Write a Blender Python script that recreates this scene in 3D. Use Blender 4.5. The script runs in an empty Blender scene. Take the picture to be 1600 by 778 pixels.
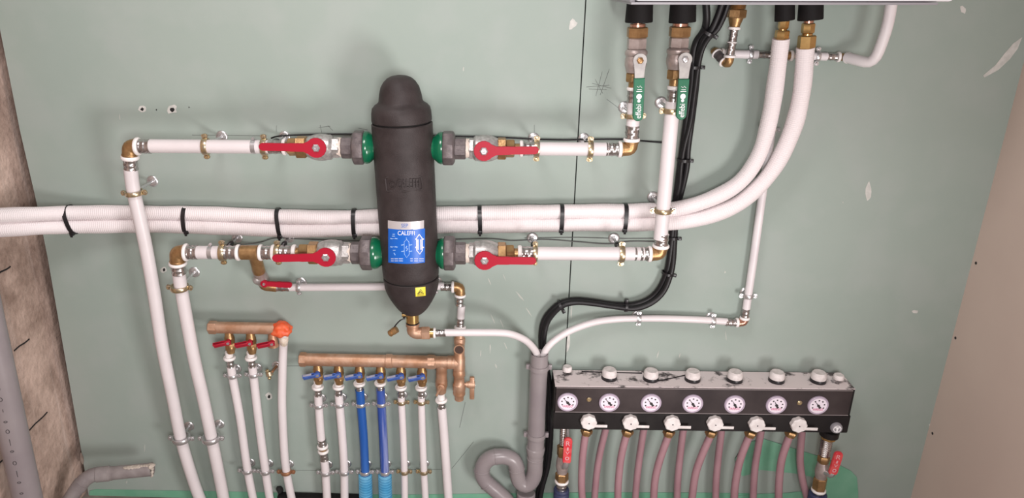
import bpy, bmesh, math, random
from mathutils import Vector, Matrix, noise
random.seed(7)
scene = bpy.context.scene
COL = scene.collection
PI = math.pi
# ------------------------------------------------------------------ camera
F = 1155.0
D = 1.9                      # distance of the camera from the wall
PX0 = 717.0                  # the photograph is cropped: its optical axis lies left of the middle
_d = Vector((0, 3500 - 389, F)).normalized()      # world down, seen from the camera
_e1 = Vector((_d.y, -_d.x, 0)).normalized()
_e2 = _d.cross(_e1)
if _e2.z < 0: _e2 = -_e2
_psi = math.radians(-2.0)
XC = _e1 * math.cos(_psi) + _e2 * math.sin(_psi)
YC = -_e1 * math.sin(_psi) + _e2 * math.cos(_psi)

def ray(px, py):
    c = Vector(((px - PX0) / F, (py - 389) / F, 1))
    return Vector((c.dot(XC), c.dot(YC), -c.dot(_d)))
_r = ray(760, 788)
CAMH = -_r.z * D / _r.y
CAM = Vector((0, -D, CAMH))
CX = Vector((XC.x, YC.x, -_d.x)); CY = Vector((XC.y, YC.y, -_d.y)); CZ = Vector((XC.z, YC.z, -_d.z))

def P(px, py, d=0.0):
    """point at distance d in front of the wall (wall is the plane y = 0)"""
    r = ray(px, py)
    return CAM + r * ((D - d) / r.y)
def depth(p): return (p - CAM).dot(CZ)
def RW(rpx, p): return rpx * depth(p) / F

cam_d = bpy.data.cameras.new('camera'); cam = bpy.data.objects.new('camera', cam_d); COL.objects.link(cam)
cam_d.sensor_width = 36; cam_d.lens = F * 36 / 1600; cam_d.clip_start = 0.02; cam_d.shift_x = (800 - PX0) / 1600
cam.matrix_world = Matrix(((CX.x, -CY.x, -CZ.x, CAM.x), (CX.y, -CY.y, -CZ.y, CAM.y), (CX.z, -CY.z, -CZ.z, CAM.z), (0, 0, 0, 1)))
scene.camera = cam

def proj(p):
    v = p - CAM; z = v.dot(CZ)
    return PX0 + F * v.dot(CX) / z, 389 + F * v.dot(CY) / z

class Ln:
    """straight run in space; at(v) picks the point by picture column ('x') or row ('y')"""
    def __init__(s, a, b, d, d2=None, ax='x'):
        s.a, s.b, s.d, s.d2, s.ax = a, b, d, d if d2 is None else d2, ax
        s.A, s.Bp = P(a[0], a[1], s.d), P(b[0], b[1], s.d2)
    def at(s, v):
        i = 0 if s.ax == 'x' else 1
        k = (v - s.a[i]) / (s.b[i] - s.a[i])
        if s.d == s.d2:
            return P(s.a[0] + (s.b[0] - s.a[0]) * k, s.a[1] + (s.b[1] - s.a[1]) * k, s.d)
        return s.A.lerp(s.Bp, k)
    def dir(s): return (s.Bp - s.A).normalized()

# ------------------------------------------------------------------ materials
def mat(name, col, rough=.5, metal=0., col2=None, scale=20., bump=0., bscale=80., detail=4, spec=.5, stretch=None, coat=0., thresh=None):
    m = bpy.data.materials.new(name); m.use_nodes = True
    nt = m.node_tree; N = nt.nodes; Lk = nt.links
    b = N['Principled BSDF']
    b.inputs['Base Color'].default_value = (*col, 1); b.inputs['Roughness'].default_value = rough
    b.inputs['Metallic'].default_value = metal; b.inputs['Specular IOR Level'].default_value = spec
    b.inputs['Coat Weight'].default_value = coat
    tc = N.new('ShaderNodeTexCoord')
    vec = tc.outputs['Object']
    if stretch:
        mp = N.new('ShaderNodeMapping'); mp.inputs['Scale'].default_value = stretch
        Lk.new(vec, mp.inputs['Vector']); vec = mp.outputs['Vector']
    if col2 is not None:
        n = N.new('ShaderNodeTexNoise'); n.inputs['Scale'].default_value = scale; n.inputs['Detail'].default_value = detail
        r = N.new('ShaderNodeValToRGB'); r.color_ramp.elements[0].color = (*col, 1); r.color_ramp.elements[1].color = (*col2, 1)
        t = thresh or (.38, .62)
        r.color_ramp.elements[0].position = t[0]; r.color_ramp.elements[1].position = t[1]
        Lk.new(vec, n.inputs['Vector']); Lk.new(n.outputs['Fac'], r.inputs['Fac']); Lk.new(r.outputs['Color'], b.inputs['Base Color'])
    if bump:
        n2 = N.new('ShaderNodeTexNoise'); n2.inputs['Scale'].default_value = bscale; n2.inputs['Detail'].default_value = 3
        bp = N.new('ShaderNodeBump'); bp.inputs['Strength'].default_value = bump; bp.inputs['Distance'].default_value = .002
        Lk.new(vec, n2.inputs['Vector']); Lk.new(n2.outputs['Fac'], bp.inputs['Height']); Lk.new(bp.outputs['Normal'], b.inputs['Normal'])
    return m

M = {}
M['pipe'] = mat('white_pipe', (.675, .625, .635), .38, col2=(.715, .665, .675), scale=9)
M['pipe_dull'] = mat('dull_white_pipe', (.68, .63, .65), .4, col2=(.74, .70, .71), scale=9)
M['ring'] = mat('white_ring_plastic', (.84, .80, .79), .4)
M['brass'] = mat('brass', (.44, .27, .125), .38, .75, col2=(.33, .19, .085), scale=60, bump=.2, bscale=200)
M['brass_new'] = mat('bright_brass', (.72, .47, .19), .24, .95, col2=(.62, .39, .15), scale=40)
M['bronze'] = mat('dusty_bronze', (.43, .235, .14), .45, .55, col2=(.52, .33, .23), scale=35, bump=.25, bscale=160)
M['steel'] = mat('sleeve_steel', (.60, .57, .56), .25, .95, col2=(.42, .38, .37), scale=70)
M['zinc'] = mat('zinc', (.66, .65, .66), .3, .85)
M['yzinc'] = mat('yellow_zinc', (.58, .46, .27), .3, .9, col2=(.52, .44, .33), scale=90)
M['rust'] = mat('rusty_clamp', (.36, .18, .10), .5, .6)
M['nickel'] = mat('nickel_casting', (.56, .54, .53), .42, .65, col2=(.40, .38, .37), scale=110, bump=.25, bscale=260)
M['pinknickel'] = mat('dusty_nickel', (.42, .35, .33), .42, .6, col2=(.52, .45, .43), scale=50, bump=.2, bscale=200)
M['iron'] = mat('malleable_iron', (.115, .095, .098), .42, .35, col2=(.16, .135, .135), scale=70, bump=.2, bscale=220)
M['hemp'] = mat('thread_tape', (.70, .60, .53), .8, bump=.4, bscale=500)
M['green'] = mat('green_enamel', (.003, .115, .052), .22, coat=.25)
M['red'] = mat('red_lever_coating', (.37, .007, .026), .42, spec=.35)
M['red2'] = mat('red_handle_plastic', (.58, .03, .045), .4, col2=(.64, .09, .09), scale=60)
M['blue_lever'] = mat('blue_lever_coating', (.035, .085, .33), .42, col2=(.05, .12, .40), scale=80)
M['dust'] = mat('plaster_dust', (.24, .25, .33), .9, col2=(.34, .34, .40), scale=60)
M['green_h'] = mat('green_grip', (.004, .13, .06), .35, coat=.2)
M['foam'] = mat('dark_foam_shell', (.030, .0225, .0225), .52, spec=.28, col2=(.042, .033, .033), scale=25, bump=.35, bscale=420)
M['gap'] = mat('dark_gap', (.012, .011, .011), .9)
M['rubber'] = mat('black_foam_rubber', (.009, .0078, .0082), .7, spec=.2, bump=.2, bscale=300)
M['cable'] = mat('black_cable', (.010, .009, .0105), .42, spec=.35)
M['tie'] = mat('black_nylon', (.012, .011, .013), .35)
M['pvc'] = mat('grey_pvc', (.235, .205, .215), .3, col2=(.27, .24, .245), scale=8)
M['pvc_old'] = mat('dusty_grey_pvc', (.215, .185, .185), .55, col2=(.29, .26, .255), scale=22)
M['pink'] = mat('pink_pipe', (.33, .185, .21), .4, col2=(.37, .215, .24), scale=12)
M['blue'] = mat('blue_pipe', (.012, .085, .34), .4, col2=(.04, .14, .44), scale=30, stretch=(1, 1, .12), thresh=(.45, .75))
M['blue_scuff'] = mat('scuffed_blue_pipe', (.03, .075, .32), .45, col2=(.26, .30, .54), scale=42, stretch=(1.6, 1.6, .10), thresh=(.46, .68))
M['conduit'] = mat('light_blue_conduit', (.07, .32, .55), .4, col2=(.15, .42, .63), scale=25)
M['navy'] = mat('navy_foam', (.035, .042, .10), .5, bump=.3, bscale=200)
M['box'] = mat('black_manifold_shell', (.010, .008, .0085), .45, col2=(.016, .0135, .0135), scale=14, spec=.25)
M['panel'] = mat('smoked_cover', (.030, .022, .023), .38, col2=(.052, .040, .040), scale=9, detail=6, spec=.3)
M['edge'] = mat('cover_edge', (.22, .19, .19), .4)
M['knobw'] = mat('white_knob_plastic', (.78, .74, .73), .42, col2=(.68, .63, .62), scale=60)
M['knobd'] = mat('dusty_white_knob', (.60, .55, .54), .6, col2=(.72, .67, .66), scale=90)
M['bezel'] = mat('lavender_gauge_rim', (.44, .37, .46), .35)
M['dial'] = mat('gauge_dial', (.80, .72, .80), .35)
M['black'] = mat('black_print', (.02, .017, .018), .6)
M['pinkprint'] = mat('pink_print', (.62, .12, .25), .6)
M['orange'] = mat('orange_sealant', (.68, .085, .022), .45, col2=(.76, .15, .06), scale=60, bump=.6, bscale=110)
M['seal_foam'] = mat('cream_sealant', (.70, .62, .54), .8, col2=(.58, .48, .38), scale=120, bump=.8, bscale=160)
M['label_b'] = mat('label_blue', (.006, .115, .52), .4)
M['label_s'] = mat('label_silver', (.56, .53, .54), .35, .3)
M['label_lb'] = mat('label_pale_blue', (.36, .55, .86), .4)
M['white_p'] = mat('white_print', (.85, .84, .86), .5)
M['pale_pink'] = mat('pale_pink_print', (.66, .34, .36), .5)
M['plate'] = mat('dull_steel_plate', (.30, .285, .28), .5, .6, col2=(.38, .365, .35), scale=50)
M['blue_p'] = mat('blue_print', (.03, .12, .45), .5)
M['yellow'] = mat('yellow_sticker', (.78, .66, .05), .4)
M['boiler'] = mat('white_cabinet_sheet', (.80, .78, .82), .35)
M['grey_trim'] = mat('grey_cabinet_trim', (.26, .25, .27), .4)
M['copper'] = mat('copper_tube', (.55, .30, .22), .3, .9)
M['membrane'] = mat('green_membrane', (.15, .38, .25), .5, col2=(.19, .42, .29), scale=14, bump=.15, bscale=30)
M['cement'] = mat('dried_cement', (.50, .44, .38), .9, bump=.6, bscale=120)
M['chip'] = mat('white_filler', (.50, .50, .47), .9, col2=(.60, .59, .56), scale=60)
M['smear'] = mat('filler_smear', (.40, .43, .395), .9, col2=(.50, .50, .46), scale=40)
M['pencil'] = mat('pencil_line', (.15, .165, .155), .9)
M['floorm'] = mat('dirty_concrete', (.19, .16, .14), .9, col2=(.27, .235, .205), scale=12, bump=.6, bscale=40)
M['rubble'] = mat('brown_mortar', (.24, .175, .145), .95, col2=(.34, .27, .23), scale=30, bump=.8, bscale=60)
M['wire'] = mat('thin_grey_wire', (.10, .10, .10), .5)
M['inner'] = mat('dark_bore', (.06, .03, .02), .7)

def insulation():
    m = mat('white_woven_insulation', (.80, .735, .745), .62)
    nt = m.node_tree; N = nt.nodes; Lk = nt.links; b = N['Principled BSDF']
    uv = N.new('ShaderNodeTexCoord'); sp = N.new('ShaderNodeSeparateXYZ'); Lk.new(uv.outputs['UV'], sp.inputs[0])
    def sine(sock, k):
        a = N.new('ShaderNodeMath'); a.operation = 'MULTIPLY'; a.inputs[1].default_value = k; Lk.new(sock, a.inputs[0])
        s = N.new('ShaderNodeMath'); s.operation = 'SINE'; Lk.new(a.outputs[0], s.inputs[0]); return s.outputs[0]
    s1 = sine(sp.outputs['Y'], 2 * PI / .0052); s2 = sine(sp.outputs['X'], 2 * PI * 24)
    ad = N.new('ShaderNodeMath'); ad.operation = 'MULTIPLY_ADD'; Lk.new(s2, ad.inputs[0]); ad.inputs[1].default_value = .3; Lk.new(s1, ad.inputs[2])
    bp = N.new('ShaderNodeBump'); bp.inputs['Strength'].default_value = .4; bp.inputs['Distance'].default_value = .0011
    Lk.new(ad.outputs[0], bp.inputs['Height']); Lk.new(bp.outputs[0], b.inputs['Normal'])
    return m
M['insul'] = insulation()

def wall_mat():
    m = bpy.data.materials.new('green_plasterboard'); m.use_nodes = True
    nt = m.node_tree; N = nt.nodes; Lk = nt.links; b = N['Principled BSDF']; b.inputs['Roughness'].default_value = .62
    b.inputs['Specular IOR Level'].default_value = .35
    tc = N.new('ShaderNodeTexCoord')
    n1 = N.new('ShaderNodeTexNoise'); n1.inputs['Scale'].default_value = 2.2; n1.inputs['Detail'].default_value = 5; n1.inputs['Roughness'].default_value = .6
    n2 = N.new('ShaderNodeTexNoise'); n2.inputs['Scale'].default_value = 7; n2.inputs['Detail'].default_value = 8
    r1 = N.new('ShaderNodeValToRGB'); r1.color_ramp.elements[0].position = .3; r1.color_ramp.elements[1].position = .7
    r1.color_ramp.elements[0].color = (.288, .348, .312, 1); r1.color_ramp.elements[1].color = (.316, .370, .336, 1)
    r2 = N.new('ShaderNodeValToRGB'); r2.color_ramp.elements[0].position = .47; r2.color_ramp.elements[1].position = .63
    r2.color_ramp.elements[0].color = (0, 0, 0, 1); r2.color_ramp.elements[1].color = (.35, .35, .35, 1)
    mx = N.new('ShaderNodeMix'); mx.data_type = 'RGBA'; mx.inputs['B'].default_value = (.355, .39, .37, 1)
    for n in (n1, n2): Lk.new(tc.outputs['Object'], n.inputs['Vector'])
    Lk.new(n1.outputs['Fac'], r1.inputs['Fac']); Lk.new(n2.outputs['Fac'], r2.inputs['Fac'])
    Lk.new(r2.outputs['Color'], mx.inputs['Factor']); Lk.new(r1.outputs['Color'], mx.inputs['A']); Lk.new(mx.outputs['Result'], b.inputs['Base Color'])
    n3 = N.new('ShaderNodeTexNoise'); n3.inputs['Scale'].default_value = 260
    bp = N.new('ShaderNodeBump'); bp.inputs['Strength'].default_value = .12; bp.inputs['Distance'].default_value = .001
    Lk.new(tc.outputs['Object'], n3.inputs['Vector']); Lk.new(n3.outputs['Fac'], bp.inputs['Height']); Lk.new(bp.outputs[0], b.inputs['Normal'])
    return m
M['wall'] = wall_mat()
M['beige'] = mat('beige_plasterboard', (.57, .455, .395), .65, col2=(.60, .485, .42), scale=3)

def masonry():
    m = bpy.data.materials.new('brown_masonry'); m.use_nodes = True
    nt = m.node_tree; N = nt.nodes; Lk = nt.links; b = N['Principled BSDF']; b.inputs['Roughness'].default_value = .95
    tc = N.new('ShaderNodeTexCoord')
    n1 = N.new('ShaderNodeTexNoise'); n1.inputs['Scale'].default_value = 7; n1.inputs['Detail'].default_value = 9; n1.inputs['Roughness'].default_value = .65
    r1 = N.new('ShaderNodeValToRGB'); e = r1.color_ramp.elements
    e[0].position = .36; e[0].color = (.255, .175, .138, 1); e[1].position = .64; e[1].color = (.58, .43, .36, 1)
    mp = N.new('ShaderNodeMapping'); mp.inputs['Scale'].default_value = (1, 13, .7)          # pale lime runs down the blocks
    n2 = N.new('ShaderNodeTexNoise'); n2.inputs['Scale'].default_value = 1.6; n2.inputs['Detail'].default_value = 6
    r2 = N.new('ShaderNodeValToRGB'); r2.color_ramp.elements[0].position = .55; r2.color_ramp.elements[1].position = .72
    r2.color_ramp.elements[0].color = (0, 0, 0, 1); r2.color_ramp.elements[1].color = (.7, .7, .7, 1)
    mx = N.new('ShaderNodeMix'); mx.data_type = 'RGBA'; mx.inputs['B'].default_value = (.58, .47, .42, 1)
    Lk.new(tc.outputs['Object'], n1.inputs['Vector']); Lk.new(tc.outputs['Object'], mp.inputs['Vector']); Lk.new(mp.outputs[0], n2.inputs['Vector'])
    Lk.new(n1.outputs['Fac'], r1.inputs['Fac']); Lk.new(n2.outputs['Fac'], r2.inputs['Fac'])
    Lk.new(r2.outputs['Color'], mx.inputs['Factor']); Lk.new(r1.outputs['Color'], mx.inputs['A'])
    Lk.new(mx.outputs['Result'], b.inputs['Base Color'])
    n3 = N.new('ShaderNodeTexNoise'); n3.inputs['Scale'].default_value = 45; n3.inputs['Detail'].default_value = 6
    bp = N.new('ShaderNodeBump'); bp.inputs['Strength'].default_value = .9; bp.inputs['Distance'].default_value = .006
    Lk.new(tc.outputs['Object'], n3.inputs['Vector']); Lk.new(n3.outputs['Fac'], bp.inputs['Height']); Lk.new(bp.outputs[0], b.inputs['Normal'])
    return m
M['masonry'] = masonry()

def dusty_top():
    m = bpy.data.materials.new('dust_covered_shell'); m.use_nodes = True
    nt = m.node_tree; N = nt.nodes; Lk = nt.links; b = N['Principled BSDF']; b.inputs['Roughness'].default_value = .9
    tc = N.new('ShaderNodeTexCoord'); n = N.new('ShaderNodeTexNoise'); n.inputs['Scale'].default_value = 24; n.inputs['Detail'].default_value = 7
    n.inputs['Roughness'].default_value = .62
    r = N.new('ShaderNodeValToRGB'); e = r.color_ramp.elements
    e[0].position = .385; e[0].color = (.09, .08, .08, 1); e[1].position = .48; e[1].color = (.70, .625, .625, 1)
    Lk.new(tc.outputs['Object'], n.inputs['Vector']); Lk.new(n.outputs['Fac'], r.inputs['Fac']); Lk.new(r.outputs['Color'], b.inputs['Base Color'])
    return m
M['dusty_top'] = dusty_top()

# ------------------------------------------------------------------ mesh building
FRONT = Vector((0, -1, 0))
def frame(o, t, n=FRONT):
    """local z = t (axis), local y = towards the viewer, local x = side"""
    z = t.normalized(); y = n - z * n.dot(z)
    if y.length < 1e-4: y = Vector((0, 0, 1)) - z * z.z
    y.normalize(); x = y.cross(z)
    return Matrix(((x.x, y.x, z.x, o.x), (x.y, y.y, z.y, o.y), (x.z, y.z, z.z, o.z), (0, 0, 0, 1)))

def catmull(pts, step=.012):
    if len(pts) < 3: return list(pts)
    q = [pts[0] * 2 - pts[1]] + list(pts) + [pts[-1] * 2 - pts[-2]]
    out = []
    for i in range(1, len(q) - 2):
        a, b, c, d = q[i - 1:i + 3]
        n = max(2, int((c - b).length / step))
        for k in range(n):
            t = k / n
            out.append(.5 * ((2 * b) + (c - a) * t + (2 * a - 5 * b + 4 * c - d) * t * t + (3 * b - a - 3 * c + d) * t ** 3))
    out.append(q[-2]); return out

class B:
    def __init__(s): s.bm = bmesh.new(); s.uv = s.bm.loops.layers.uv.new('uv')
    def lathe(s, Mx, prof, seg=24, rot=0., cap=True):
        rings = []
        for r, z in prof:
            if r < 1e-6: rings.append([s.bm.verts.new(Mx @ Vector((0, 0, z)))])
            else: rings.append([s.bm.verts.new(Mx @ Vector((r * math.cos(rot + 2 * PI * k / seg), r * math.sin(rot + 2 * PI * k / seg), z))) for k in range(seg)])
        for a, b in zip(rings, rings[1:]):
            for k in range(seg):
                j = (k + 1) % seg
                if len(a) == 1 and len(b) == 1: continue
                if len(a) == 1: s.bm.faces.new((a[0], b[j], b[k]))
                elif len(b) == 1: s.bm.faces.new((a[k], a[j], b[0]))
                else: s.bm.faces.new((a[k], a[j], b[j], b[k]))
        if cap:
            if len(rings[0]) > 1: s.bm.faces.new(list(reversed(rings[0])))
            if len(rings[-1]) > 1: s.bm.faces.new(rings[-1])
        return s
    def cyl(s, a, b, r, r2=None, seg=24, bev=.0, rot=0.):
        r2 = r if r2 is None else r2
        L = (b - a).length
        e = min(bev, L * .45, r * .6, r2 * .6)
        pr = [(r, 0), (r2, L)] if e <= 0 else [(r - e, 0), (r, e), (r2, L - e), (r2 - e, L)]
        return s.lathe(frame(a, b - a), pr, seg, rot)
    def tube(s, pts, r, seg=16, smooth=True, step=.012, closed=False, caps=True):
        P_ = catmull(pts, step) if smooth else list(pts)
        n = len(P_)
        rr = r if callable(r) else (lambda t: r)
        T = []
        for i in range(n):
            T.append((P_[min(i + 1, n - 1)] - P_[max(i - 1, 0)]).normalized())
        y = FRONT - T[0] * FRONT.dot(T[0])
        if y.length < .05: y = Vector((0, 0, 1)) - T[0] * T[0].z
        y.normalize()
        rings = []; acc = [0.]
        for i in range(1, n): acc.append(acc[-1] + (P_[i] - P_[i - 1]).length)
        for i in range(n):
            y = (y - T[i] * y.dot(T[i])).normalized(); x = y.cross(T[i])
            rad = rr(acc[i])
            rings.append([s.bm.verts.new(P_[i] + (x * math.cos(2 * PI * k / seg) + y * math.sin(2 * PI * k / seg)) * rad) for k in range(seg)])
        for i in range(n - 1):
            for k in range(seg):
                j = (k + 1) % seg
                f = s.bm.faces.new((rings[i][k], rings[i][j], rings[i + 1][j], rings[i + 1][k]))
                for l, (u, v) in zip(f.loops, ((k / seg, acc[i]), ((k + 1) / seg, acc[i]), ((k + 1) / seg, acc[i + 1]), (k / seg, acc[i + 1]))): l[s.uv].uv = (u, v)
        if caps:
            s.bm.faces.new(list(reversed(rings[0]))); s.bm.faces.new(rings[-1])
        return s
    def box(s, Mx, lo, hi, bev=0.):
        g = bmesh.ops.create_cube(s.bm, size=1)
        vs = g['verts']
        c = [(lo[i] + hi[i]) / 2 for i in range(3)]; h = [hi[i] - lo[i] for i in range(3)]
        for v in vs: v.co = Vector((c[0] + v.co.x * h[0], c[1] + v.co.y * h[1], c[2] + v.co.z * h[2]))
        if bev:
            es = list({e for v in vs for e in v.link_edges})
            r = bmesh.ops.bevel(s.bm, geom=es, offset=bev, segments=2, affect='EDGES', profile=.5)
            vs = list({v for f in r['faces'] for v in f.verts} | {v for v in vs if v.is_valid})
        for v in vs: v.co = Mx @ v.co
        return s
    def prism(s, Mx, out, z0, z1, bev=0.):
        n = len(out)
        if bev:
            c = Vector((sum(p[0] for p in out) / n, sum(p[1] for p in out) / n))
            def sh(p, k):
                v = Vector(p) - c; return c + v * (1 - k / max(v.length, 1e-6))
            lv = [(z0, 0), (z1 - bev, 0), (z1, bev)]
        else:
            lv = [(z0, 0), (z1, 0)]
            def sh(p, k): return Vector(p)
        rings = [[s.bm.verts.new(Mx @ Vector((*sh(p, k), z))) for p in out] for z, k in lv]
        for a, b in zip(rings, rings[1:]):
            for k in range(n):
                j = (k + 1) % n; s.bm.faces.new((a[k], a[j], b[j], b[k]))
        s.bm.faces.new(list(reversed(rings[0]))); s.bm.faces.new(rings[-1]); return s
    def hexa(s, p):   # 8 points: front ring 0..3, back ring 4..7
        v = [s.bm.verts.new(q) for q in p]
        for f in ((0, 1, 2, 3), (7, 6, 5, 4), (0, 4, 5, 1), (1, 5, 6, 2), (2, 6, 7, 3), (3, 7, 4, 0)): s.bm.faces.new([v[i] for i in f])
        return s
    def blob(s, c, r, sub=3, amp=.25, fr=60, sc=(1, 1, 1)):
        g = bmesh.ops.create_icosphere(s.bm, subdivisions=sub, radius=1)
        for v in g['verts']:
            k = 1 + amp * noise.noise(v.co * r * fr + c * 31)
            v.co = c + Vector((v.co.x * sc[0], v.co.y * sc[1], v.co.z * sc[2])) * (r * k)
        return s

def obj(name, b, m, parent=None, label=None, sharp=38, smooth=True, outward=True):
    bm = b.bm if isinstance(b, B) else b
    if outward: bmesh.ops.recalc_face_normals(bm, faces=bm.faces)
    off = parent_loc(parent)
    if off.length: bmesh.ops.translate(bm, verts=bm.verts, vec=-off)
    me = bpy.data.meshes.new(name); bm.to_mesh(me); bm.free()
    me.materials.append(M[m] if isinstance(m, str) else m)
    if smooth:
        for p in me.polygons: p.use_smooth = True
        me.set_sharp_from_angle(angle=math.radians(sharp))
    o = bpy.data.objects.new(name, me); COL.objects.link(o)
    if parent is not None: o.parent = parent
    if label: o['label'] = label
    return o
def parent_loc(p):
    v = Vector()
    while p is not None: v += p.location; p = p.parent
    return v
def tag(o, label, cat, group=None):
    o['label'] = label; o['category'] = cat
    if group: o['group'] = group
    return o
def thing(name, label, cat, loc, group=None):
    o = bpy.data.objects.new(name, None); COL.objects.link(o); o.location = loc; o.empty_display_size = .03
    return tag(o, label, cat, group)
def solo(name, b, m, loc, label, cat, group=None, **k):
    """a thing that is one mesh, with its origin at loc"""
    bm = b.bm; bmesh.ops.translate(bm, verts=bm.verts, vec=-loc)
    o = obj(name, b, m, **k); o.location = loc
    return tag(o, label, cat, group)
def struct(name, b, m, parent=None, **k):
    o = obj(name, b, m, parent, **k); o['kind'] = 'structure'; return o

def text_poly(s, spacing=1.0):
    """2D triangles/polygons of a word, normalised to a unit box: list of polygons"""
    cu = bpy.data.curves.new('t', 'FONT'); cu.body = s; cu.space_character = spacing; cu.resolution_u = 3
    o = bpy.data.objects.new('t', cu); COL.objects.link(o)
    dg = bpy.context.evaluated_depsgraph_get(); dg.update()
    me = bpy.data.meshes.new_from_object(o.evaluated_get(dg))
    vs = [v.co.copy() for v in me.vertices]; fs = [list(p.vertices) for p in me.polygons]
    bpy.data.objects.remove(o); bpy.data.curves.remove(cu); bpy.data.meshes.remove(me)
    x0 = min(v.x for v in vs); x1 = max(v.x for v in vs); y0 = min(v.y for v in vs); y1 = max(v.y for v in vs)
    return [((v.x - x0) / (x1 - x0), (v.y - y0) / (y1 - y0)) for v in vs], fs
TXT = {}
def add_text(b, s, fn, h=0.0004, spacing=1.0):
    """fn(u, v, h) -> world point, u, v in 0..1; a thin raised word"""
    if (s, spacing) not in TXT: TXT[(s, spacing)] = text_poly(s, spacing)
    vs, fs = TXT[(s, spacing)]
    top = [b.bm.verts.new(fn(u, v, h)) for u, v in vs]; bot = [b.bm.verts.new(fn(u, v, 0)) for u, v in vs]
    ed = {}
    for f in fs:
        try: b.bm.faces.new([top[i] for i in f])
        except ValueError: continue
        for i in range(len(f)):
            e = (f[i], f[(i + 1) % len(f)]); ed[e] = ed.get(e, 0) + 1
    for (i, j) in ed:
        if (j, i) not in ed:
            try: b.bm.faces.new((top[j], top[i], bot[i], bot[j]))
            except ValueError: pass
    return b
def boxmap(Mx, x0, x1, y0, y1, z0=0):
    return lambda u, v, h: Mx @ Vector((x0 + (x1 - x0) * u, y0 + (y1 - y0) * v, z0 + h))

def rrect(w, h, r, n=5):
    o = []
    for cx, cy, a in ((w / 2 - r, h / 2 - r, 0), (-w / 2 + r, h / 2 - r, PI / 2), (-w / 2 + r, -h / 2 + r, PI), (w / 2 - r, -h / 2 + r, 1.5 * PI)):
        for k in range(n + 1): o.append((cx + r * math.cos(a + PI / 2 * k / n), cy + r * math.sin(a + PI / 2 * k / n)))
    return o

# ------------------------------------------------------------------ the setting
ZTOP = 2.5
xl_t, xl_b = P(-2, 90).x, P(136, 745).x
XL = min(P(x, y).x for x, y in ((0, 46), (57, 316), (74, 400), (132, 733)))
XR = P(1521, 400).x
LEDGE = [P(x, y) for x, y in ((-16, -40), (0, 46), (31, 203), (57, 316), (74, 400), (103, 566), (132, 733), (141, 790))]
jx = lambda z: P(899.5, 389).x
JX = P(899.5, 280).x
b = B()
I = Matrix.Identity(4)
eo = [(v.x, v.z) for v in LEDGE]; eo = [(eo[0][0] - .01, ZTOP)] + eo + [(eo[-1][0], -.02), (JX - .0016, -.02), (JX - .0016, ZTOP)]
b.prism(Matrix(((1, 0, 0, 0), (0, 0, 1, 0), (0, 1, 0, 0), (0, 0, 0, 1))), eo, 0, .0125); b.box(I, (JX + .0016, 0, -.02), (XR + .02, .0125, ZTOP))
wall = struct('wall_back', b, 'wall', smooth=False)
b = B(); b.box(I, (JX - .02, .013, -.02), (JX + .02, .02, ZTOP)); struct('trim_1', b, 'gap', smooth=False)
b = B(); b.box(I, (XL - .25, -2.6, -.02), (XL - .02, .15, ZTOP)); lw = struct('wall_left', b, 'masonry', smooth=False)
b = B(); b.box(I, (XL - .019, .075, -.02), (JX - .02, .15, ZTOP)); struct('wall_rear', b, 'masonry', smooth=False)
b = B(); b.box(I, (XR, -2.6, -.02), (XR + .0125, .0, ZTOP)); rw = struct('wall_right', b, 'beige', smooth=False)
b = B(); b.box(I, (XL - .25, -2.6, -.1), (XR + .05, .15, 0)); struct('floor', b, 'floorm', smooth=False)
# open joints between the blocks of the left wall
for i, ((x0, y0), (x1, y1)) in enumerate((((22, 548), (46, 532)), ((46, 672), (73, 641)), ((-14, 736), (10, 714)), ((-6, 430), (16, 416)))):
    b = B()
    def onleft(px, py):
        r = ray(px, py); return CAM + r * ((XL - .0195 - CAM.x) / r.x)
    a, c = onleft(x0, y0), onleft(x1, y1); c.z = a.z + (c.z - a.z) * .12
    b.tube([a, a.lerp(c, .35) + Vector((0, 0, .0015)), a.lerp(c, .7) - Vector((0, 0, .001)), c], .0022, 6); struct('joint', b, 'gap', lw)
# screws in the right-hand board, close to the corner
for k, (px, py) in enumerate(((1555, 246), (1525, 411), (1493, 528), (1457, 677))):
    r = ray(px, py); p = CAM + r * ((XR - CAM.x) / r.x)
    b = B(); b.lathe(frame(p + Vector((.0005, 0, 0)), Vector((-1, 0, 0))), [(.0042, 0), (.0042, .001), (.002, .0012), (0, .0004)], 12); struct('screw', b, 'black', rw)
# holes, filler spots and pencil marks on the green boards
def wallblob(pts, m, name='mark', h=.0006):
    q = [P(x, y, 0) for x, y in pts]
    b = B(); b.prism(Matrix(((1, 0, 0, 0), (0, 0, -1, 0), (0, 1, 0, 0), (0, 0, 0, 1))), [(v.x, v.z) for v in q], 0, h)
    return struct(name, b, m, wall, smooth=False)
def irregular(cx, cy, rx, ry, n=11, seed=0, rot=0):
    rd = random.Random(seed); o = []
    for k in range(n):
        a = -2 * PI * k / n; q = .7 + .5 * rd.random(); x, y = rx * q * math.cos(a), ry * q * math.sin(a)
        o.append((cx + x * math.cos(rot) - y * math.sin(rot), cy + x * math.sin(rot) + y * math.cos(rot)))
    return o
for i, (x, y, r) in enumerate(((222, 170, 4.5), (269, 171, 6), (244, 171, 1.6), (295, 167, 1.4), (256, 421, 4), (420, 619, 4))):
    if r > 3: wallblob(irregular(x, y, r * 1.3, r * 1.3, seed=i), 'chip', 'hole_rim', .0008)
    wallblob(irregular(x + .5, y + .5, r * .6, r * .65, seed=i + 9), 'gap', 'hole', .0012)
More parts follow.
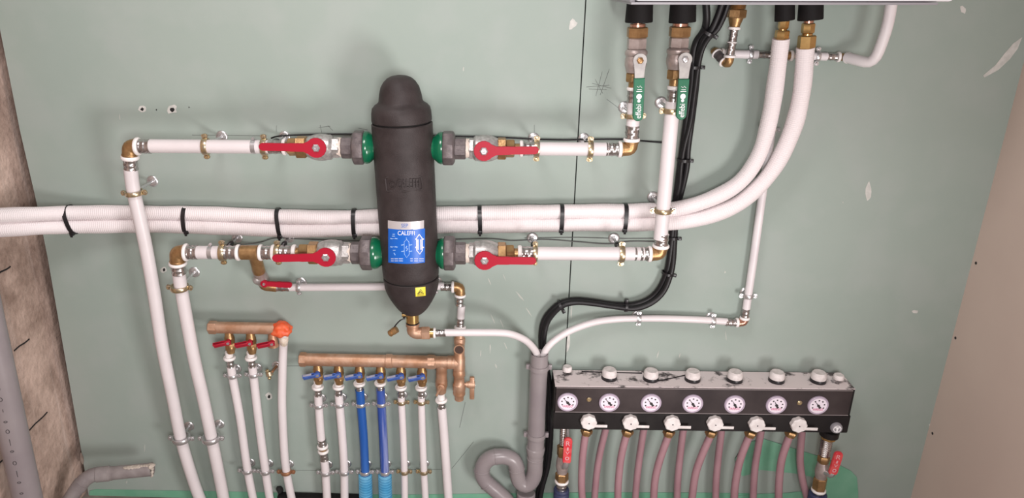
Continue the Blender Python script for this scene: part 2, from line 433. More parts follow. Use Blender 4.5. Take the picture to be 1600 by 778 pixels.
for i, (x, y, rx, ry, ro) in enumerate(((895, 38, 6, 9, .5), (1357, 299, 5, 14, .1), (1505, 15, 4, 8, -.4), (1430, 487, 5, 3, 0), (724, 108, 1.5, 4, .1), (893, 480, 2.2, 20, .05), (888, 535, 2.5, 18, .06),
        (765, 440, 1, 7, -.4), (788, 433, 1, 5, -.4), (770, 498, 1, 9, -.4), (784, 505, 1, 8, -.4), (812, 462, 1.6, 9, -.7), (826, 487, 1.2, 8, -.6), (766, 545, 1.2, 7, 0), (751, 552, .9, 5, .1), (790, 540, .9, 6, -.4), (775, 572, 1.4, 4, -.3),
        (1133, 425, 2, 2, 0), (1028, 553, 1.2, 6, .3), (1062, 555, 1, 4, .2), (1317, 316, 1, 1.5, 0), (741, 603, 4, 1.2, -.5), (1134, 524, .9, 8, -.1), (187, 183, .8, 5, -.1), (226, 700, .8, 6, .05), (198, 753, 2, 2, 0), (1462, 665, 10, 6, 0))):
    wallblob(irregular(x, y, rx * (1 if rx > 2.4 else .75), ry, seed=i + 40, rot=ro), 'chip' if rx > 2.4 else 'smear', 'filler_spot')
wallblob([(1597, 58), (1590, 76), (1578, 92), (1560, 109), (1538, 121), (1536, 118), (1556, 101), (1570, 83), (1583, 68)][::1], 'chip', 'filler_smear')
def stroke(pts, w=.6, m='pencil'):
    b = B(); b.tube([P(x, y, .0002) for x, y in pts], RW(w, P(*pts[0])), 5, smooth=False); struct('pencil_mark', b, m, wall)
for s_ in ([(916, 136), (952, 133)], [(920, 139), (948, 140)], [(931, 150), (941, 112)], [(938, 148), (952, 108)], [(925, 130), (955, 138)], [(942, 146), (930, 124)],
           [(835, 195), (835, 214)], [(300, 211), (410, 212)], [(500, 195), (503, 208)], [(512, 196), (520, 204)], [(498, 199), (516, 197)], [(432, 196), (432, 206)], [(740, 690), (706, 732)], [(727, 628), (718, 668)],
           [(440, 572), (505, 571)], [(948, 155), (975, 175)], [(430, 735), (700, 733)], [(560, 200), (575, 203)]):
    stroke(s_, .33)

# ------------------------------------------------------------------ heat pump cabinet
FD = .33
a0, a1 = P(992, 6.5, FD), P(1489, 6.5, FD)
zb = a0.z
t = thing('heat_pump_cabinet', 'white wall-hung appliance cabinet, only its bottom edge showing above the pipes', 'cabinet', Vector(((a0.x + a1.x) / 2, -.17, zb)))
b = B(); b.box(I, (a0.x + .002, -FD, zb + .005), (a1.x, -.0, zb + .62), .006); obj('body', b, 'boiler', t)
b = B(); b.box(I, (a0.x - .008, -FD - .002, zb - .001), (a1.x - .03, -.02, zb + .004), .001); obj('bottom_trim', b, 'grey_trim', t, 'dark grey bottom trim')
b = B(); b.box(I, (a0.x - .010, -FD + .004, zb + .003), (a0.x + .001, -.02, zb + .3), .002); obj('side_trim', b, 'grey_trim', t, 'dark grey side edge')

# ------------------------------------------------------------------ reusable fittings
def ring_(b, p, t, r, w):            # white retaining ring
    b.lathe(frame(p - t * w / 2, t), [(r * .7, 0), (r * .93, 0), (r, w * .25), (r, w * .75), (r * .93, w), (r * .7, w)], 24)
def sleeve_(b, a, c, r):             # pressed steel sleeve with crimp bands
    L = (c - a).length
    b.lathe(frame(a, c - a), [(r * .9, 0), (r * 1.03, L * .03), (r * 1.03, L * .12), (r * .97, L * .17), (r * .97, L * .36), (r * 1.03, L * .42), (r * 1.03, L * .52), (r * .97, L * .58), (r * .97, L * .80), (r * 1.03, L * .86), (r * 1.03, L * .95), (r * .9, L)], 24)
def hexnut_(b, a, c, r, rot=0.):
    L = (c - a).length; e = min(.0025, L * .2)
    b.lathe(frame(a, c - a), [(r * .88, 0), (r, e), (r, L - e), (r * .88, L)], 6, rot)

def pipe(pts, rpx, m, label, group=None, name='water_pipe', d=None, cat='pipe', seg=18, r=None):
    q = [P(*p) if len(p) == 3 else P(p[0], p[1], d) for p in pts]
    mid = q[len(q) // 2]
    if pts[-1][1] >= 795 and q[-1].z > .004: q.append(Vector((q[-1].x + (q[-1].x - q[-2].x) * .3, q[-1].y, .001)))      # down to the floor
    rad = r or RW(rpx, mid)
    b = B(); b.tube(q, rad, seg)
    return solo(name, b, m, q[-1].copy(), label, cat, group)

CLG = 'pipe clamps on threaded rods'
def clamp(px, py, d, tdir, rpx, m, label, wpx=None, ear=.5, rosette=True, off=(0, 0), name='pipe_clamp', scr=None, rodm='zinc', ros=1.0):
    c = P(px, py, d); r = RW(rpx, c); Fm = frame(c, tdir); w = RW(wpx or 7, c)
    t = thing(name, label, 'pipe clamp', c, CLG)
    b = B(); th = r * .16 + .0008
    b.lathe(Fm, [(r, -w / 2), (r + th, -w / 2), (r + th * 1.3, -w / 4), (r + th * 1.3, w / 4), (r + th, w / 2), (r, w / 2), (r, -w / 2)], 28, cap=False)
    e = max(r * .62, .0065) * (ear / .5)
    for sg in (-1, 1):
        o = [(sg * (r + th * .3), -w * .42)]
        for k in range(9):
            a = -PI / 2 + PI * k / 8
            o.append((sg * (r + th + e * .55 + e * .45 * math.cos(a)), w * .62 * math.sin(a)))
        o.append((sg * (r + th * .3), w * .42))
        if sg < 0: o.reverse()
        Fe = Fm @ Matrix(((1, 0, 0, 0), (0, 0, -1, 0), (0, 1, 0, 0), (0, 0, 0, 1)))   # outline in side/axis plane
        b.prism(Fe, o, -.0022, .0022)
    obj('band', b, m, t)
    for sg in (-1, 1):
        p = Fm @ Vector((sg * (r + th + e * .52), .002, 0)); n = (Fm.to_3x3() @ Vector((0, 1, 0)))
        b = B(); k = min(w * .42, e * .42)
        b.lathe(frame(p, n), [(k, 0), (k, .0012), (k * .8, .0026), (k * .35, .0028), (k * .3, .0016), (0, .0016)], 14); obj('screw', b, scr or m, t)
    wp = Vector((c.x, 0, c.z)) + Vector((off[0], 0, off[1]))
    rr = min(.0042, r * .45)
    s0 = c + (wp - c).normalized() * (r + th * .5)
    b = B(); b.cyl(s0, wp + Vector((0, -.002, 0)), rr, seg=12)
    b.cyl(s0, s0 + (wp - s0).normalized() * .009, rr * 1.7, seg=6); obj('rod', b, rodm, t)
    if rosette:
        R_ = .0155 * ros
        b = B(); b.lathe(frame(wp, FRONT), [(R_, .0002), (R_, .0015), (R_ * .88, .0036), (R_ * .72, .0042), (R_ * .66, .0026), (R_ * .42, .0032), (R_ * .36, .0062), (0, .0068)], 24); obj('rosette', b, 'zinc', t)
    return t

def elbow(cpx, d, dirs, rpx, ends, m, label, name='elbow_fitting', group='press elbows', srad=None):
    """cpx: corner; dirs: two unit vectors leaving the corner; ends: for each arm (body, ring, sleeve) lengths in px"""
    c = P(*cpx, d); r = RW(rpx, c); k = depth(c) / F
    t = thing(name, label, 'pipe fitting', c, group)
    (d1, (l1, g1, s1)), (d2, (l2, g2, s2)) = zip(dirs, ends)
    b = B()
    b.tube([c + d1 * l1 * k, c + d1 * r * 1.0, c + (d1 + d2) * r * .18, c + d2 * r * 1.0, c + d2 * l2 * k], r, 20, step=.003)
    b.cyl(c + d1 * (l1 - 3) * k, c + d1 * l1 * k, r * 1.08, seg=24, bev=.001); b.cyl(c + d2 * (l2 - 3) * k, c + d2 * l2 * k, r * 1.08, seg=24, bev=.001)
    obj('body', b, m, t)
    for dv, l, g, s in ((d1, l1, g1, s1), (d2, l2, g2, s2)):
        if g:
            b = B(); ring_(b, c + dv * (l + g / 2) * k, dv, r * 1.22, g * k); obj('ring', b, 'ring', t, 'white plastic ring')
        if s:
            b = B(); sleeve_(b, c + dv * (l + g) * k, c + dv * (l + g + s) * k, (srad * k if srad else r * 1.02)); obj('sleeve', b, 'steel', t, 'pressed steel sleeve')
    return t

def jubilee(px, py, d, tdir, rpx, label):
    c = P(px, py, d); r = RW(rpx, c); Fm = frame(c, tdir); w = RW(7, c)
    t = thing('earthing_band', label, 'band clamp', c, 'thin steel bands on the pipes')
    b = B(); b.lathe(Fm, [(r, -w / 2), (r + .0009, -w / 2), (r + .0009, w / 2), (r, w / 2), (r, -w / 2)], 28, cap=False); obj('band', b, 'zinc', t)
    p = c + Vector((0, 0, r + .004)); b = B(); b.cyl(p - Vector((0, .006, 0)), p + Vector((0, .006, 0)), .004, seg=6, bev=.0006); obj('screw', b, 'zinc', t)

def lever_arm(t, piv, tip, n, w0, w1, m, rr, th=.0045, step_=.0, scr='zinc', pname='lever'):
    """flat lever: round eye at piv, arm to tip"""
    ax = (tip - piv); L = ax.length; Fm = frame(piv, n, ax)   # local z=n, local y = along arm
    o = []
    for k in range(15):
        a = math.radians(90 + 40) + math.radians(280) * k / 14; o.append((rr * math.cos(a), rr * math.sin(a)))
    R2 = w1 / 2
    o.append((w0 / 2, rr * 1.25)); o.append((w0 / 2, L * .45)); o.append((R2, L * .5))
    for k in range(9):
        a = PI * k / 8; o.append((R2 * math.cos(a), L - R2 + R2 * math.sin(a)))
    o.append((-R2, L * .5)); o.append((-w0 / 2, L * .45)); o.append((-w0 / 2, rr * 1.25))
    b = B(); b.prism(Fm, o, -th / 2, th / 2, .001); obj(pname, b, m, t)
    b = B(); b.lathe(frame(piv + n * th / 2, n), [(rr * .42, 0), (rr * .42, .002), (rr * .3, .0045), (rr * .12, .0045), (rr * .1, .002), (0, .002)], 6 if scr == 'zinc' else 12); obj('lever_nut', b, scr, t)

# ------------------------------------------------------------------ main rows
DR = .12
U = Ln((250, 228.2), (955, 233.2), DR)        # upper row
Lw = Ln((300, 394.3), (1010, 396.6), DR)      # lower row
VX = Vector((1, 0, 0))
def seg(b, L, a, c, r, r2=None, n=24, bev=.0012, rot=0.):
    p, q = L.at(a), L.at(c); b.cyl(p, q, RW(r, p), None if r2 is None else RW(r2, q), n, bev, rot); return b

def red_valve(L, xs, lever, label, mirror=False):
    """xs: columns of adapter ring, sleeve, brass, hex, body, steel hex ... read from the pipe towards the separator"""
    ring0, ring1, sl0, sl1, br0, br1, hx0, hx1, bd0, bd1, sh0, sh1 = xs
    c = L.at((bd0 + bd1) / 2); t = thing('ball_valve', label, 'valve', c, 'red-levered ball valves')
    s = 1 if bd1 > bd0 else -1
    A_, C_ = L.at(bd0), L.at(bd1); Ln_ = (C_ - A_).length; r = RW(20, c)
    b = B(); b.lathe(frame(A_, C_ - A_), [(r * .72, 0), (r * .8, Ln_ * .04), (r * .85, Ln_ * .1), (r * .9, Ln_ * .16), (r * 1.0, Ln_ * .3), (r * 1.05, Ln_ * .5), (r * 1.03, Ln_ * .7), (r * .98, Ln_ * .8), (r * .98, Ln_ * .9), (r * .8, Ln_)], 28)
    obj('body', b, 'nickel', t)
    b = B(); p, q = L.at(sh0), L.at(sh1); hexnut_(b, p, q, RW(17, p), PI / 6); obj('end_hex', b, 'nickel', t)
    b = B(); p, q = L.at(hx0), L.at(hx1); hexnut_(b, p, q, RW(18, p), PI / 6); obj('hex_nut', b, 'brass', t, 'brass hex nut')
    b = B(); p, q = L.at(br0), L.at(br1); hexnut_(b, p, q, RW(14, p), 0); seg(b, L, br0, sl1, 8); obj('adapter', b, 'brass', t, 'brass screw adapter')
    b = B(); ring_(b, L.at((ring0 + ring1) / 2), L.dir(), RW(13, c), abs((L.at(ring1) - L.at(ring0)).length)); obj('ring', b, 'ring', t, 'white plastic ring')
    b = B(); sleeve_(b, L.at(sl0), L.at(sl1), RW(11, c)); obj('sleeve', b, 'steel', t, 'pressed steel sleeve')
    (x0, y0), (x1, y1) = lever
    piv, tip = P(x0, y0, DR + .047), P(x1, y1, DR + .049)
    b = B(); b.cyl(piv + Vector((0, .04, 0)), piv, RW(7, c), seg=16); obj('stem', b, 'nickel', t)
    lever_arm(t, piv, tip, FRONT, RW(13, c), RW(12, c), 'red', RW(15.5, c))
    return t
def union(L, tape, tail, nut, label):
    c = L.at(nut[0]); t = thing('pipe_union', label, 'pipe fitting', c, 'dark iron pipe unions')
    b = B(); seg(b, L, tape[0], tape[1], 15); obj('thread_tape', b, 'hemp', t, 'pale thread sealing tape')
    b = B(); p, q = L.at(tail[0]), L.at(tail[1]); b.lathe(frame(p, q - p), [(RW(16, p), 0), (RW(17.5, p), .002), (RW(17.5, p), (q - p).length)], 8, PI / 8); obj('tail_piece', b, 'iron', t)
    p, q = L.at(nut[0]), L.at(nut[1]); Ln_ = (q - p).length; r = RW(27, p)
    b = B(); b.lathe(frame(p, q - p), [(r * .8, 0), (r * .97, Ln_ * .12), (r, Ln_ * .2), (r, Ln_ * .8), (r * .97, Ln_ * .88), (r * .82, Ln_)], 8, PI / 8); obj('union_nut', b, 'iron', t)
    return t

pipe([(234, 228.1, DR), (420, 229.4, DR)], 10.7, 'pipe', 'white pipe running right from the upper left elbow to the red lever', 'horizontal white pipes beside the separator')
red_valve(U, (442, 447, 420, 442, 450, 464, 463, 480, 480, 521, 519, 532), ((494, 231), (404, 229.5)), 'ball valve with red lever, left of the separator on the upper pipe row')
union(U, (527, 536), (534, 553), (551, 571), 'dark iron union left of the separator, upper row')
pipe([(305, 394.3, DR), (352, 394.5, DR)], 10.4, 'pipe', 'short white pipe stub between elbow and brass tee on the lower left row', 'horizontal white pipes beside the separator')
red_valve(Lw, (457, 463, 438, 457, 468, 483, 482, 498, 497, 537, 535, 548), ((509, 402), (425, 404)), 'ball valve with red lever, left of the separator on the lower pipe row')
union(Lw, (544, 552), (549, 566), (563, 584), 'dark iron union left of the separator, lower row')
red_valve(U, (812, 817, 817, 836, 804, 790, 791, 777, 779, 739, 741, 732), ((756, 236), (842, 235)), 'ball valve with red lever, right of the separator on the upper pipe row')
union(U, (734, 726), (728, 710), (711, 690), 'dark iron union right of the separator, upper row')
pipe([(834, 232.3, DR), (950, 233.2, DR)], 10.6, 'pipe', 'white pipe right of the upper right red lever, crossing the board joint', 'horizontal white pipes beside the separator')
red_valve(Lw, (809, 815, 815, 835, 803, 790, 791, 777, 779, 739, 741, 732), ((757, 407), (838, 408)), 'ball valve with red lever, right of the separator on the lower pipe row')
union(Lw, (734, 726), (728, 711), (712, 692), 'dark iron union right of the separator, lower row')
pipe([(834, 396, DR), (1006, 396.6, DR)], 10.6, 'pipe', 'long white pipe on the lower right row ending at the corner elbow', 'horizontal white pipes beside the separator')

# tee on the lower left row with its small valve and bypass pipe
c = Lw.at(397); t = thing('tee_fitting', 'brass tee in the lower left row with a branch slanting down to a small valve', 'pipe fitting', c)
k = depth(c) / F
b = B(); seg(b, Lw, 376, 404, 11.5, bev=.002)
br_e = P(405, 424, .085); b.tube([c, c.lerp(br_e, .5), br_e], RW(10, c), 18); obj('body', b, 'brass', t)
for x in (372.5, 407.5):
    b = B(); ring_(b, Lw.at(x), VX, RW(13, c), 5 * k); obj('ring', b, 'ring', t, 'white plastic ring')
for a_, c_ in ((351, 370), (410, 425)):
    b = B(); sleeve_(b, Lw.at(a_), Lw.at(c_), RW(10.8, c)); obj('sleeve', b, 'steel', t, 'pressed steel sleeve')
b = B(); ring_(b, Lw.at(428), VX, RW(13, c), 6 * k); obj('ring', b, 'ring', t, 'white plastic ring')
pipe([(425, 394.8, DR), (441, 394.9, DR)], 9.5, 'pipe', 'tiny white pipe piece between brass tee and lower left red-levered valve', 'horizontal white pipes beside the separator')

BY = Ln((450, 449), (690, 447), .034)
va, vb = P(403, 420, .088), P(410, 437, .05); vc = P(424, 448, .036)
t = thing('small_ball_valve', 'small dirty ball valve under the brass tee with a short red lever', 'valve', vb.copy())
b = B(); b.cyl(va, vb, RW(9.5, vb), RW(11, vb), 20, .001); b.blob(vb, RW(11.5, vb), 2, .12, 90); obj('body', b, 'pinknickel', t)
b = B(); b.tube([vb, P(413, 446, .038), vc, P(432, 449, .034)], RW(7.5, vb), 16, step=.004); obj('outlet_elbow', b, 'brass', t, 'brass outlet elbow')
b = B(); sleeve_(b, BY.at(430), BY.at(453), RW(6.3, vb)); obj('sleeve', b, 'steel', t)
lever_arm(t, P(413, 443, .075), P(456, 446, .078), FRONT, RW(8, vb), RW(9, vb), 'red', RW(6, vb), .007)
b = B(); b.cyl(vb, P(413, 443, .075), RW(4, vb), seg=12); obj('stem', b, 'pinknickel', t)
b = B(); p = P(402, 437, .074); b.blob(p, RW(7, p), 2, .3, 200); obj('cap', b, 'nickel', t)
pipe([(450, 449, .034), (560, 448.2, .034), (694, 447, .034)], 6, 'pipe', 'thin white pipe passing behind the foot of the dark separator')
vd = Vector((P(719, 508, .034) - P(721.6, 463, .034))).normalized()
elbow((719.5, 448.5), .034, (-VX, vd), 7.5, ((10, 4, 17), (12, 4, 16)), 'brass', 'small brass elbow right of the separator foot above the crossing drain pipe', srad=6.5)
pipe([(721, 478, .034), (719.6, 503, .036)], 6, 'pipe', 'very short white pipe between small elbow and the bronze fitting below')

# ------------------------------------------------------------------ separator
SD = .122
SA = Ln((623.6, 118), (646, 492), SD, ax='y')
SPROF = [(117.5, 4), (119, 13), (122, 19.5), (127, 25), (135, 30), (146, 33), (157, 34.6), (160, 36.2), (163.5, 41.5), (168, 45.5), (175, 47), (186, 47.4)]
sep_o = SA.at(300)
st = thing('hydraulic_separator', 'tall dark foam-covered separator with domed top and blue label', 'separator', SA.at(300))
st.location = SA.at(486)
sep_ax = SA.dir()
def sep_lathe(prof, name, m, label=None):
    o = SA.at(prof[0][0]); b = B()
    b.lathe(frame(o, sep_ax, CAM - o), [(RW(r, SA.at(y)), (SA.at(y) - o).length) for y, r in prof], 56); return obj(name, b, m, st, label)
sep_lathe(SPROF + [(188.3, 47), (189.2, 45.5)], 'cap_shell', 'foam', 'domed top foam shell')
sep_lathe([(189, 44), (191.7, 44)], 'seam', 'gap')
sep_lathe([(191.4, 46.5), (192.6, 48), (240, 47.2), (300, 46.2), (350, 45.4), (420, 44.2), (428, 43.6), (429.4, 42.6)], 'body_shell', 'foam')
sep_lathe([(429, 41), (432, 41)], 'seam', 'gap')
sep_lathe([(431.6, 42.2), (432.7, 43.3), (444, 42.3), (450, 40.8), (456, 38.5), (462, 35.5), (468, 32), (474, 28), (480, 23.5), (485, 18.5), (488, 14.5), (489, 12)], 'bottom_shell', 'foam', 'tapered bottom foam shell')
SHELL = [(150, 47), (192, 48), (240, 47.2), (300, 46.2), (350, 45.4), (420, 44.2), (433, 43), (437.5, 43), (444, 42.3), (450, 40.8), (456, 38.5), (462, 35.5), (468, 32), (474, 28)]
def sep_r(py):
    for (y0, r0), (y1, r1) in zip(SHELL, SHELL[1:]):
        if y0 <= py <= y1: return r0 + (r1 - r0) * (py - y0) / (y1 - y0)
    return 47
def cyl_pt(px, py, h):
    """point on the front of the shell that is seen at px, py; h above the surface"""
    ay, ax_ = py - 8, px
    for _ in range(12):
        o = SA.at(ay); Fm = frame(o, sep_ax, CAM - o); r = RW(sep_r(ay), o) + h
        cx = SA.a[0] + (SA.b[0] - SA.a[0]) * (ay - SA.a[1]) / (SA.b[1] - SA.a[1])
        s_ = max(-.95, min(.95, (ax_ - cx) / sep_r(ay)))
        sgn = 1 if (Fm.to_3x3() @ Vector((1, 0, 0))).x > 0 else -1
        q = Fm @ Vector((sgn * r * s_, r * math.sqrt(1 - s_ * s_), 0))
        u, v = proj(q); ay += (py - v) * .9; ax_ += (px - u) * .9
    return q
def cyl_patch(b, x0, x1, y0, y1, h, sag=0., n=14):
    """curved sheet; sag bends its rows the way a band round the shell bends"""
    rows = [[b.bm.verts.new(cyl_pt(x0 + (x1 - x0) * i / n, y + sag * (1 - (2 * i / n - 1) ** 2), h)) for i in range(n + 1)] for y in (y0, (y0 + y1) / 2, y1)]
    for r0, r1 in zip(rows, rows[1:]):
        for i in range(n): b.bm.faces.new((r0[i], r0[i + 1], r1[i + 1], r1[i]))
def cyl_line(b, pts, w, h): b.tube([cyl_pt(x, y, h) for x, y in pts], RW(w, sep_o), 5, smooth=False)
def cmap(x0, x1, yt, yb, h0, slope=0.): return lambda u, v, h: cyl_pt(x0 + (x1 - x0) * u, yb + (yt - yb) * v + slope * u, h0 + h)
# embossed nameplate
b = B()
fr = [(602, 279), (604, 277), (656, 275.5), (658, 277), (660, 294), (658, 296), (632, 299.2), (606, 298.5), (604, 297), (602, 279)]
b.tube([cyl_pt(x, y, .0008) for x, y in fr], RW(1.3, sep_o), 8, smooth=False); np_ = obj('nameplate', b, 'foam', st)
b = B(); add_text(b, 'CALEFFI', cmap(620.5, 656, 280.5, 294.5, -.0008, -1.2), .0042); obj('lettering', b, 'foam', np_)
b = B(); cyl_line(b, [(612.5 + 5.2 * math.cos(a), 288 + 6 * math.sin(a)) for a in [2 * PI * k / 16 for k in range(17)]], .9, .0008); cyl_line(b, [(615, 285), (611, 284.5), (610, 288), (611, 291.5), (615, 291)], .8, .0008); obj('emblem', b, 'foam', np_)
# product label
b = B(); cyl_patch(b, 606, 662.5, 344.2, 356.8, .0006, 2.2); lab = obj('label_sheet', b, 'label_s', st, 'curved label with silver header and blue field')
b = B(); cyl_patch(b, 606.6, 664, 356.8, 410, .0006, 2.2); obj('blue_field', b, 'label_b', lab)
b = B(); add_text(b, 'SEP', cmap(627, 637.5, 349.5, 355.5, .0006), .0003)
cyl_line(b, [(625, 359.2), (645, 359)], .7, .0009); obj('header_print', b, 'blue_p', lab)
b = B(); add_text(b, 'CALEFFI', cmap(621.5, 648, 360.8, 367.5, .0006), .0003); obj('white_print', b, 'white_p', lab)
b = B()
cyl_line(b, [(634.8, 371), (635.2, 374), (631.5, 378), (631.8, 397), (635.5, 402.5), (639.5, 397), (639, 378), (635.2, 374)], .45, .0008)
for y in (383, 393):
    for x0, x1 in ((627, 631.5), (639.2, 644)): cyl_line(b, [(x0, y), (x1, y - .8)], .7, .0008)
cyl_line(b, [(636, 384), (634, 387.5), (637, 388.5), (635, 392)], .8, .0008)
for y in (372.5, 385.5):
    for x0, x1 in ((610, 613), (617, 621)): cyl_line(b, [(x0, y), (x1, y + .6)], .8, .0008)
    cyl_line(b, [(613, y), (617, y + .4)], .3, .0008)
for a_ in ((613.5, 366, 617, 366), (612.8, 369, 617, 369), (614, 391, 618, 391), (615.5, 395, 617.5, 398.5)): cyl_line(b, [a_[:2], a_[2:]], .6, .0008)
obj('diagram', b, 'label_lb', lab)
b = B()
cyl_line(b, [(655, 366), (650.8, 372), (651, 391), (655.8, 397), (660, 391), (659.5, 372), (655, 366)], .8, .0008)
cyl_line(b, [(653, 374), (653.3, 390)], 1.0, .0008); cyl_line(b, [(657.4, 374), (657.7, 390)], 1.0, .0008)
for y in (373.5, 386.5):
    for x0, x1 in ((648.5, 651), (659.8, 662)): cyl_line(b, [(x0, y), (x1, y)], 1.0, .0008)
for y in (404.3, 407.6):
    for x0, x1 in ((611, 615), (616.5, 622), (623.5, 629.5), (641, 645), (647, 653), (655, 662)): cyl_line(b, [(x0, y), (x1, y)], .45, .0008)
obj('diagram', b, 'white_p', lab)
# warning sticker on the lower shell
def low_pt(px, py, h=.0): return cyl_pt(px, py, h)
b = B(); n = 6
g = [[b.bm.verts.new(low_pt(649 + 15.6 * i / n + .5 * j / n, 449.5 - 1.6 * i / n + 14 * j / n, .0012)) for i in range(n + 1)] for j in range(n + 1)]
for j in range(n):
    for i in range(n): b.bm.faces.new((g[j][i], g[j][i + 1], g[j + 1][i + 1], g[j + 1][i]))
sk = obj('warning_sticker', b, 'yellow', st, 'square yellow warning sticker')
b = B(); b.tube([low_pt(x, y, .0016) for x, y in ((652.5, 459.6), (657.3, 452), (661.8, 458.6), (652.5, 459.6))], RW(.6, sep_o), 5, smooth=False)
b.tube([low_pt(x, y, .0016) for x, y in ((655, 458), (657, 455.5), (659.5, 457.6))], RW(.7, sep_o), 5, smooth=False)
b.tube([low_pt(x, y, .0016) for x, y in ((652, 462), (662, 460.6))], RW(.4, sep_o), 5, smooth=False); obj('warning_print', b, 'black', sk)
# green flanges of the four ports
for L, xs in ((U, (570, 592)), (U, (692, 672)), (Lw, (582, 606)), (Lw, (694, 678))):
    p, q = L.at(xs[0]), L.at(xs[1]); Ln_ = (q - p).length
    b = B(); b.lathe(frame(p, q - p), [(RW(25, p), 0), (RW(25.5, p), Ln_ * .15), (RW(24, p), Ln_ * .35), (RW(19, p), Ln_ * .62), (RW(17.5, p), Ln_ * .75), (RW(17.5, p), Ln_)], 32); obj('port_flange', b, 'green', st, 'glossy green port flange')
# drain fitting under the separator
DV = Ln((644, 489), (645.5, 522), SD, ax='y')
dp = DV.at(488)
t = thing('drain_fitting', 'brass drain valve and elbow hanging below the separator foot', 'pipe fitting', DV.at(521))
b = B(); seg(b, DV, 485, 503, 10.2); b.cyl(DV.at(492) - VX * RW(16, dp), DV.at(492), RW(3.4, dp), seg=12); obj('valve_body', b, 'brass_new', t)
b = B(); ring_(b, DV.at(504), DV.dir(), RW(10.6, dp), RW(2, dp)); obj('gasket', b, 'tie', t, 'black sealing ring')
DH = Ln((645.5, 520.5), (700, 520), SD)
b = B(); b.tube([DV.at(505), DV.at(511), DV.at(517), P(651, 520.3, SD), DH.at(660)], RW(9.5, dp), 20, step=.003); b.cyl(DV.at(504.8), DV.at(509), RW(10.8, dp), seg=24, bev=.0008); obj('elbow', b, 'bronze', t)
b = B(); p, q = DH.at(658), DH.at(672); hexnut_(b, p, q, RW(11, p)); obj('nut', b, 'bronze', t); b = B(); seg(b, DH, 671, 679, 7.5); obj('nipple', b, 'brass_new', t)
b = B(); ring_(b, DH.at(679), VX, RW(8.5, dp), RW(3.5, dp)); obj('ring', b, 'ring', t, 'white plastic ring')
b = B(); sleeve_(b, DH.at(681), DH.at(697), RW(5.8, dp)); obj('sleeve', b, 'steel', t)
b = B(); b.tube([P(633, 498, SD + .01), P(626, 500, SD + .012), P(619, 507, SD + .012), P(614, 514, SD + .01)], RW(1.1, dp), 8); b.box(frame(P(631.5, 494, SD), Vector((0, 0, 1))), (-.003, -.004, -.006), (.003, .004, .006), .001); obj('strap', b, 'tie', t, 'black rubber strap')
p, q = P(608, 522, SD + .01), P(620, 514, SD + .01)
b = B(); b.lathe(frame(p, q - p), [(RW(4, p), 0), (RW(5.4, p), .002), (RW(5.4, p), .010), (RW(4.8, p), .011), (RW(5.8, p), .013), (RW(5.8, p), (q - p).length)], 12); obj('cap', b, 'brass', t)
pipe([(695, 519.6, SD), (745, 519.6, SD), (779, 519.8, SD - .01), (800, 522.5, SD - .02), (820, 531, .085), (832, 542, .07), (838.5, 553, .058), (840.5, 570, .052)], 5.7, 'pipe', 'thin white drain pipe curving from the separator foot into the grey funnel pipe', name='drain_hose', cat='pipe')

# ------------------------------------------------------------------ tall left pipes
p1 = [(204, 264, .118), (209, 300, .112), (226.6, 380, .105), (240.4, 456.7, .097), (254, 543.7, .087), (269.6, 620, .075), (283, 687, .064), (301, 748, .055), (313.5, 782, .05), (325, 806, .05)]
pipe(p1, 10.6, 'pipe', 'tall white pipe at far left dropping from upper row elbow to floor', 'tall white pipes on the left', r=.0172)
p2 = [(279.5, 428, .112), (284, 457, .108), (302, 554, .094), (317, 620, .083), (330, 682, .074), (343.5, 748, .066), (350, 782, .062), (355, 806, .06)]
pipe(p2, 10.6, 'pipe', 'tall white pipe second from left dropping from lower row elbow to floor', 'tall white pipes on the left', r=.0172)
v1 = (P(*p1[1]) - P(202.5, 232, DR)).normalized(); v2 = (P(*p2[1]) - P(275.5, 396, DR)).normalized()
elbow((201.5, 228.5), DR, (VX, v1), 11.5, ((11, 6, 18), (15, 6, 18)), 'brass', 'brass elbow at the upper left corner of the pipework', srad=11)
elbow((275.5, 394), DR, (VX, v2), 11.5, ((13, 5, 16), (17, 5, 16)), 'brass', 'brass elbow at left end of the lower pipe row', srad=11)

# ------------------------------------------------------------------ right corner elbows and risers
RA = Ln((997.5, 23), (986, 219), DR, ax='y'); RB = Ln((1065, 20), (1030.5, 385), DR, ax='y')
elbow((986, 233.5), DR, (-VX, -RA.dir()), 10.5, ((15, 5, 20), (13, 5, 20)), 'brass', 'brass elbow right of the board joint turning the upper row upward', srad=10.6)
elbow((1031.5, 397), DR, (-VX, -RB.dir()), 10.5, ((14, 5, 22), (11, 5, 18)), 'brass', 'brass elbow at right end of the lower pipe row turning upward', srad=10.6)
pipe([(992.2, 141, DR), (988.3, 202, DR)], 10.2, 'pipe', 'short white vertical pipe behind the left green lever', 'white risers below the cabinet')
pipe([(1051.6, 158, DR), (1031.9, 373, DR)], 10.6, 'pipe', 'long white riser crossing in front of the insulated hoses', 'white risers below the cabinet')

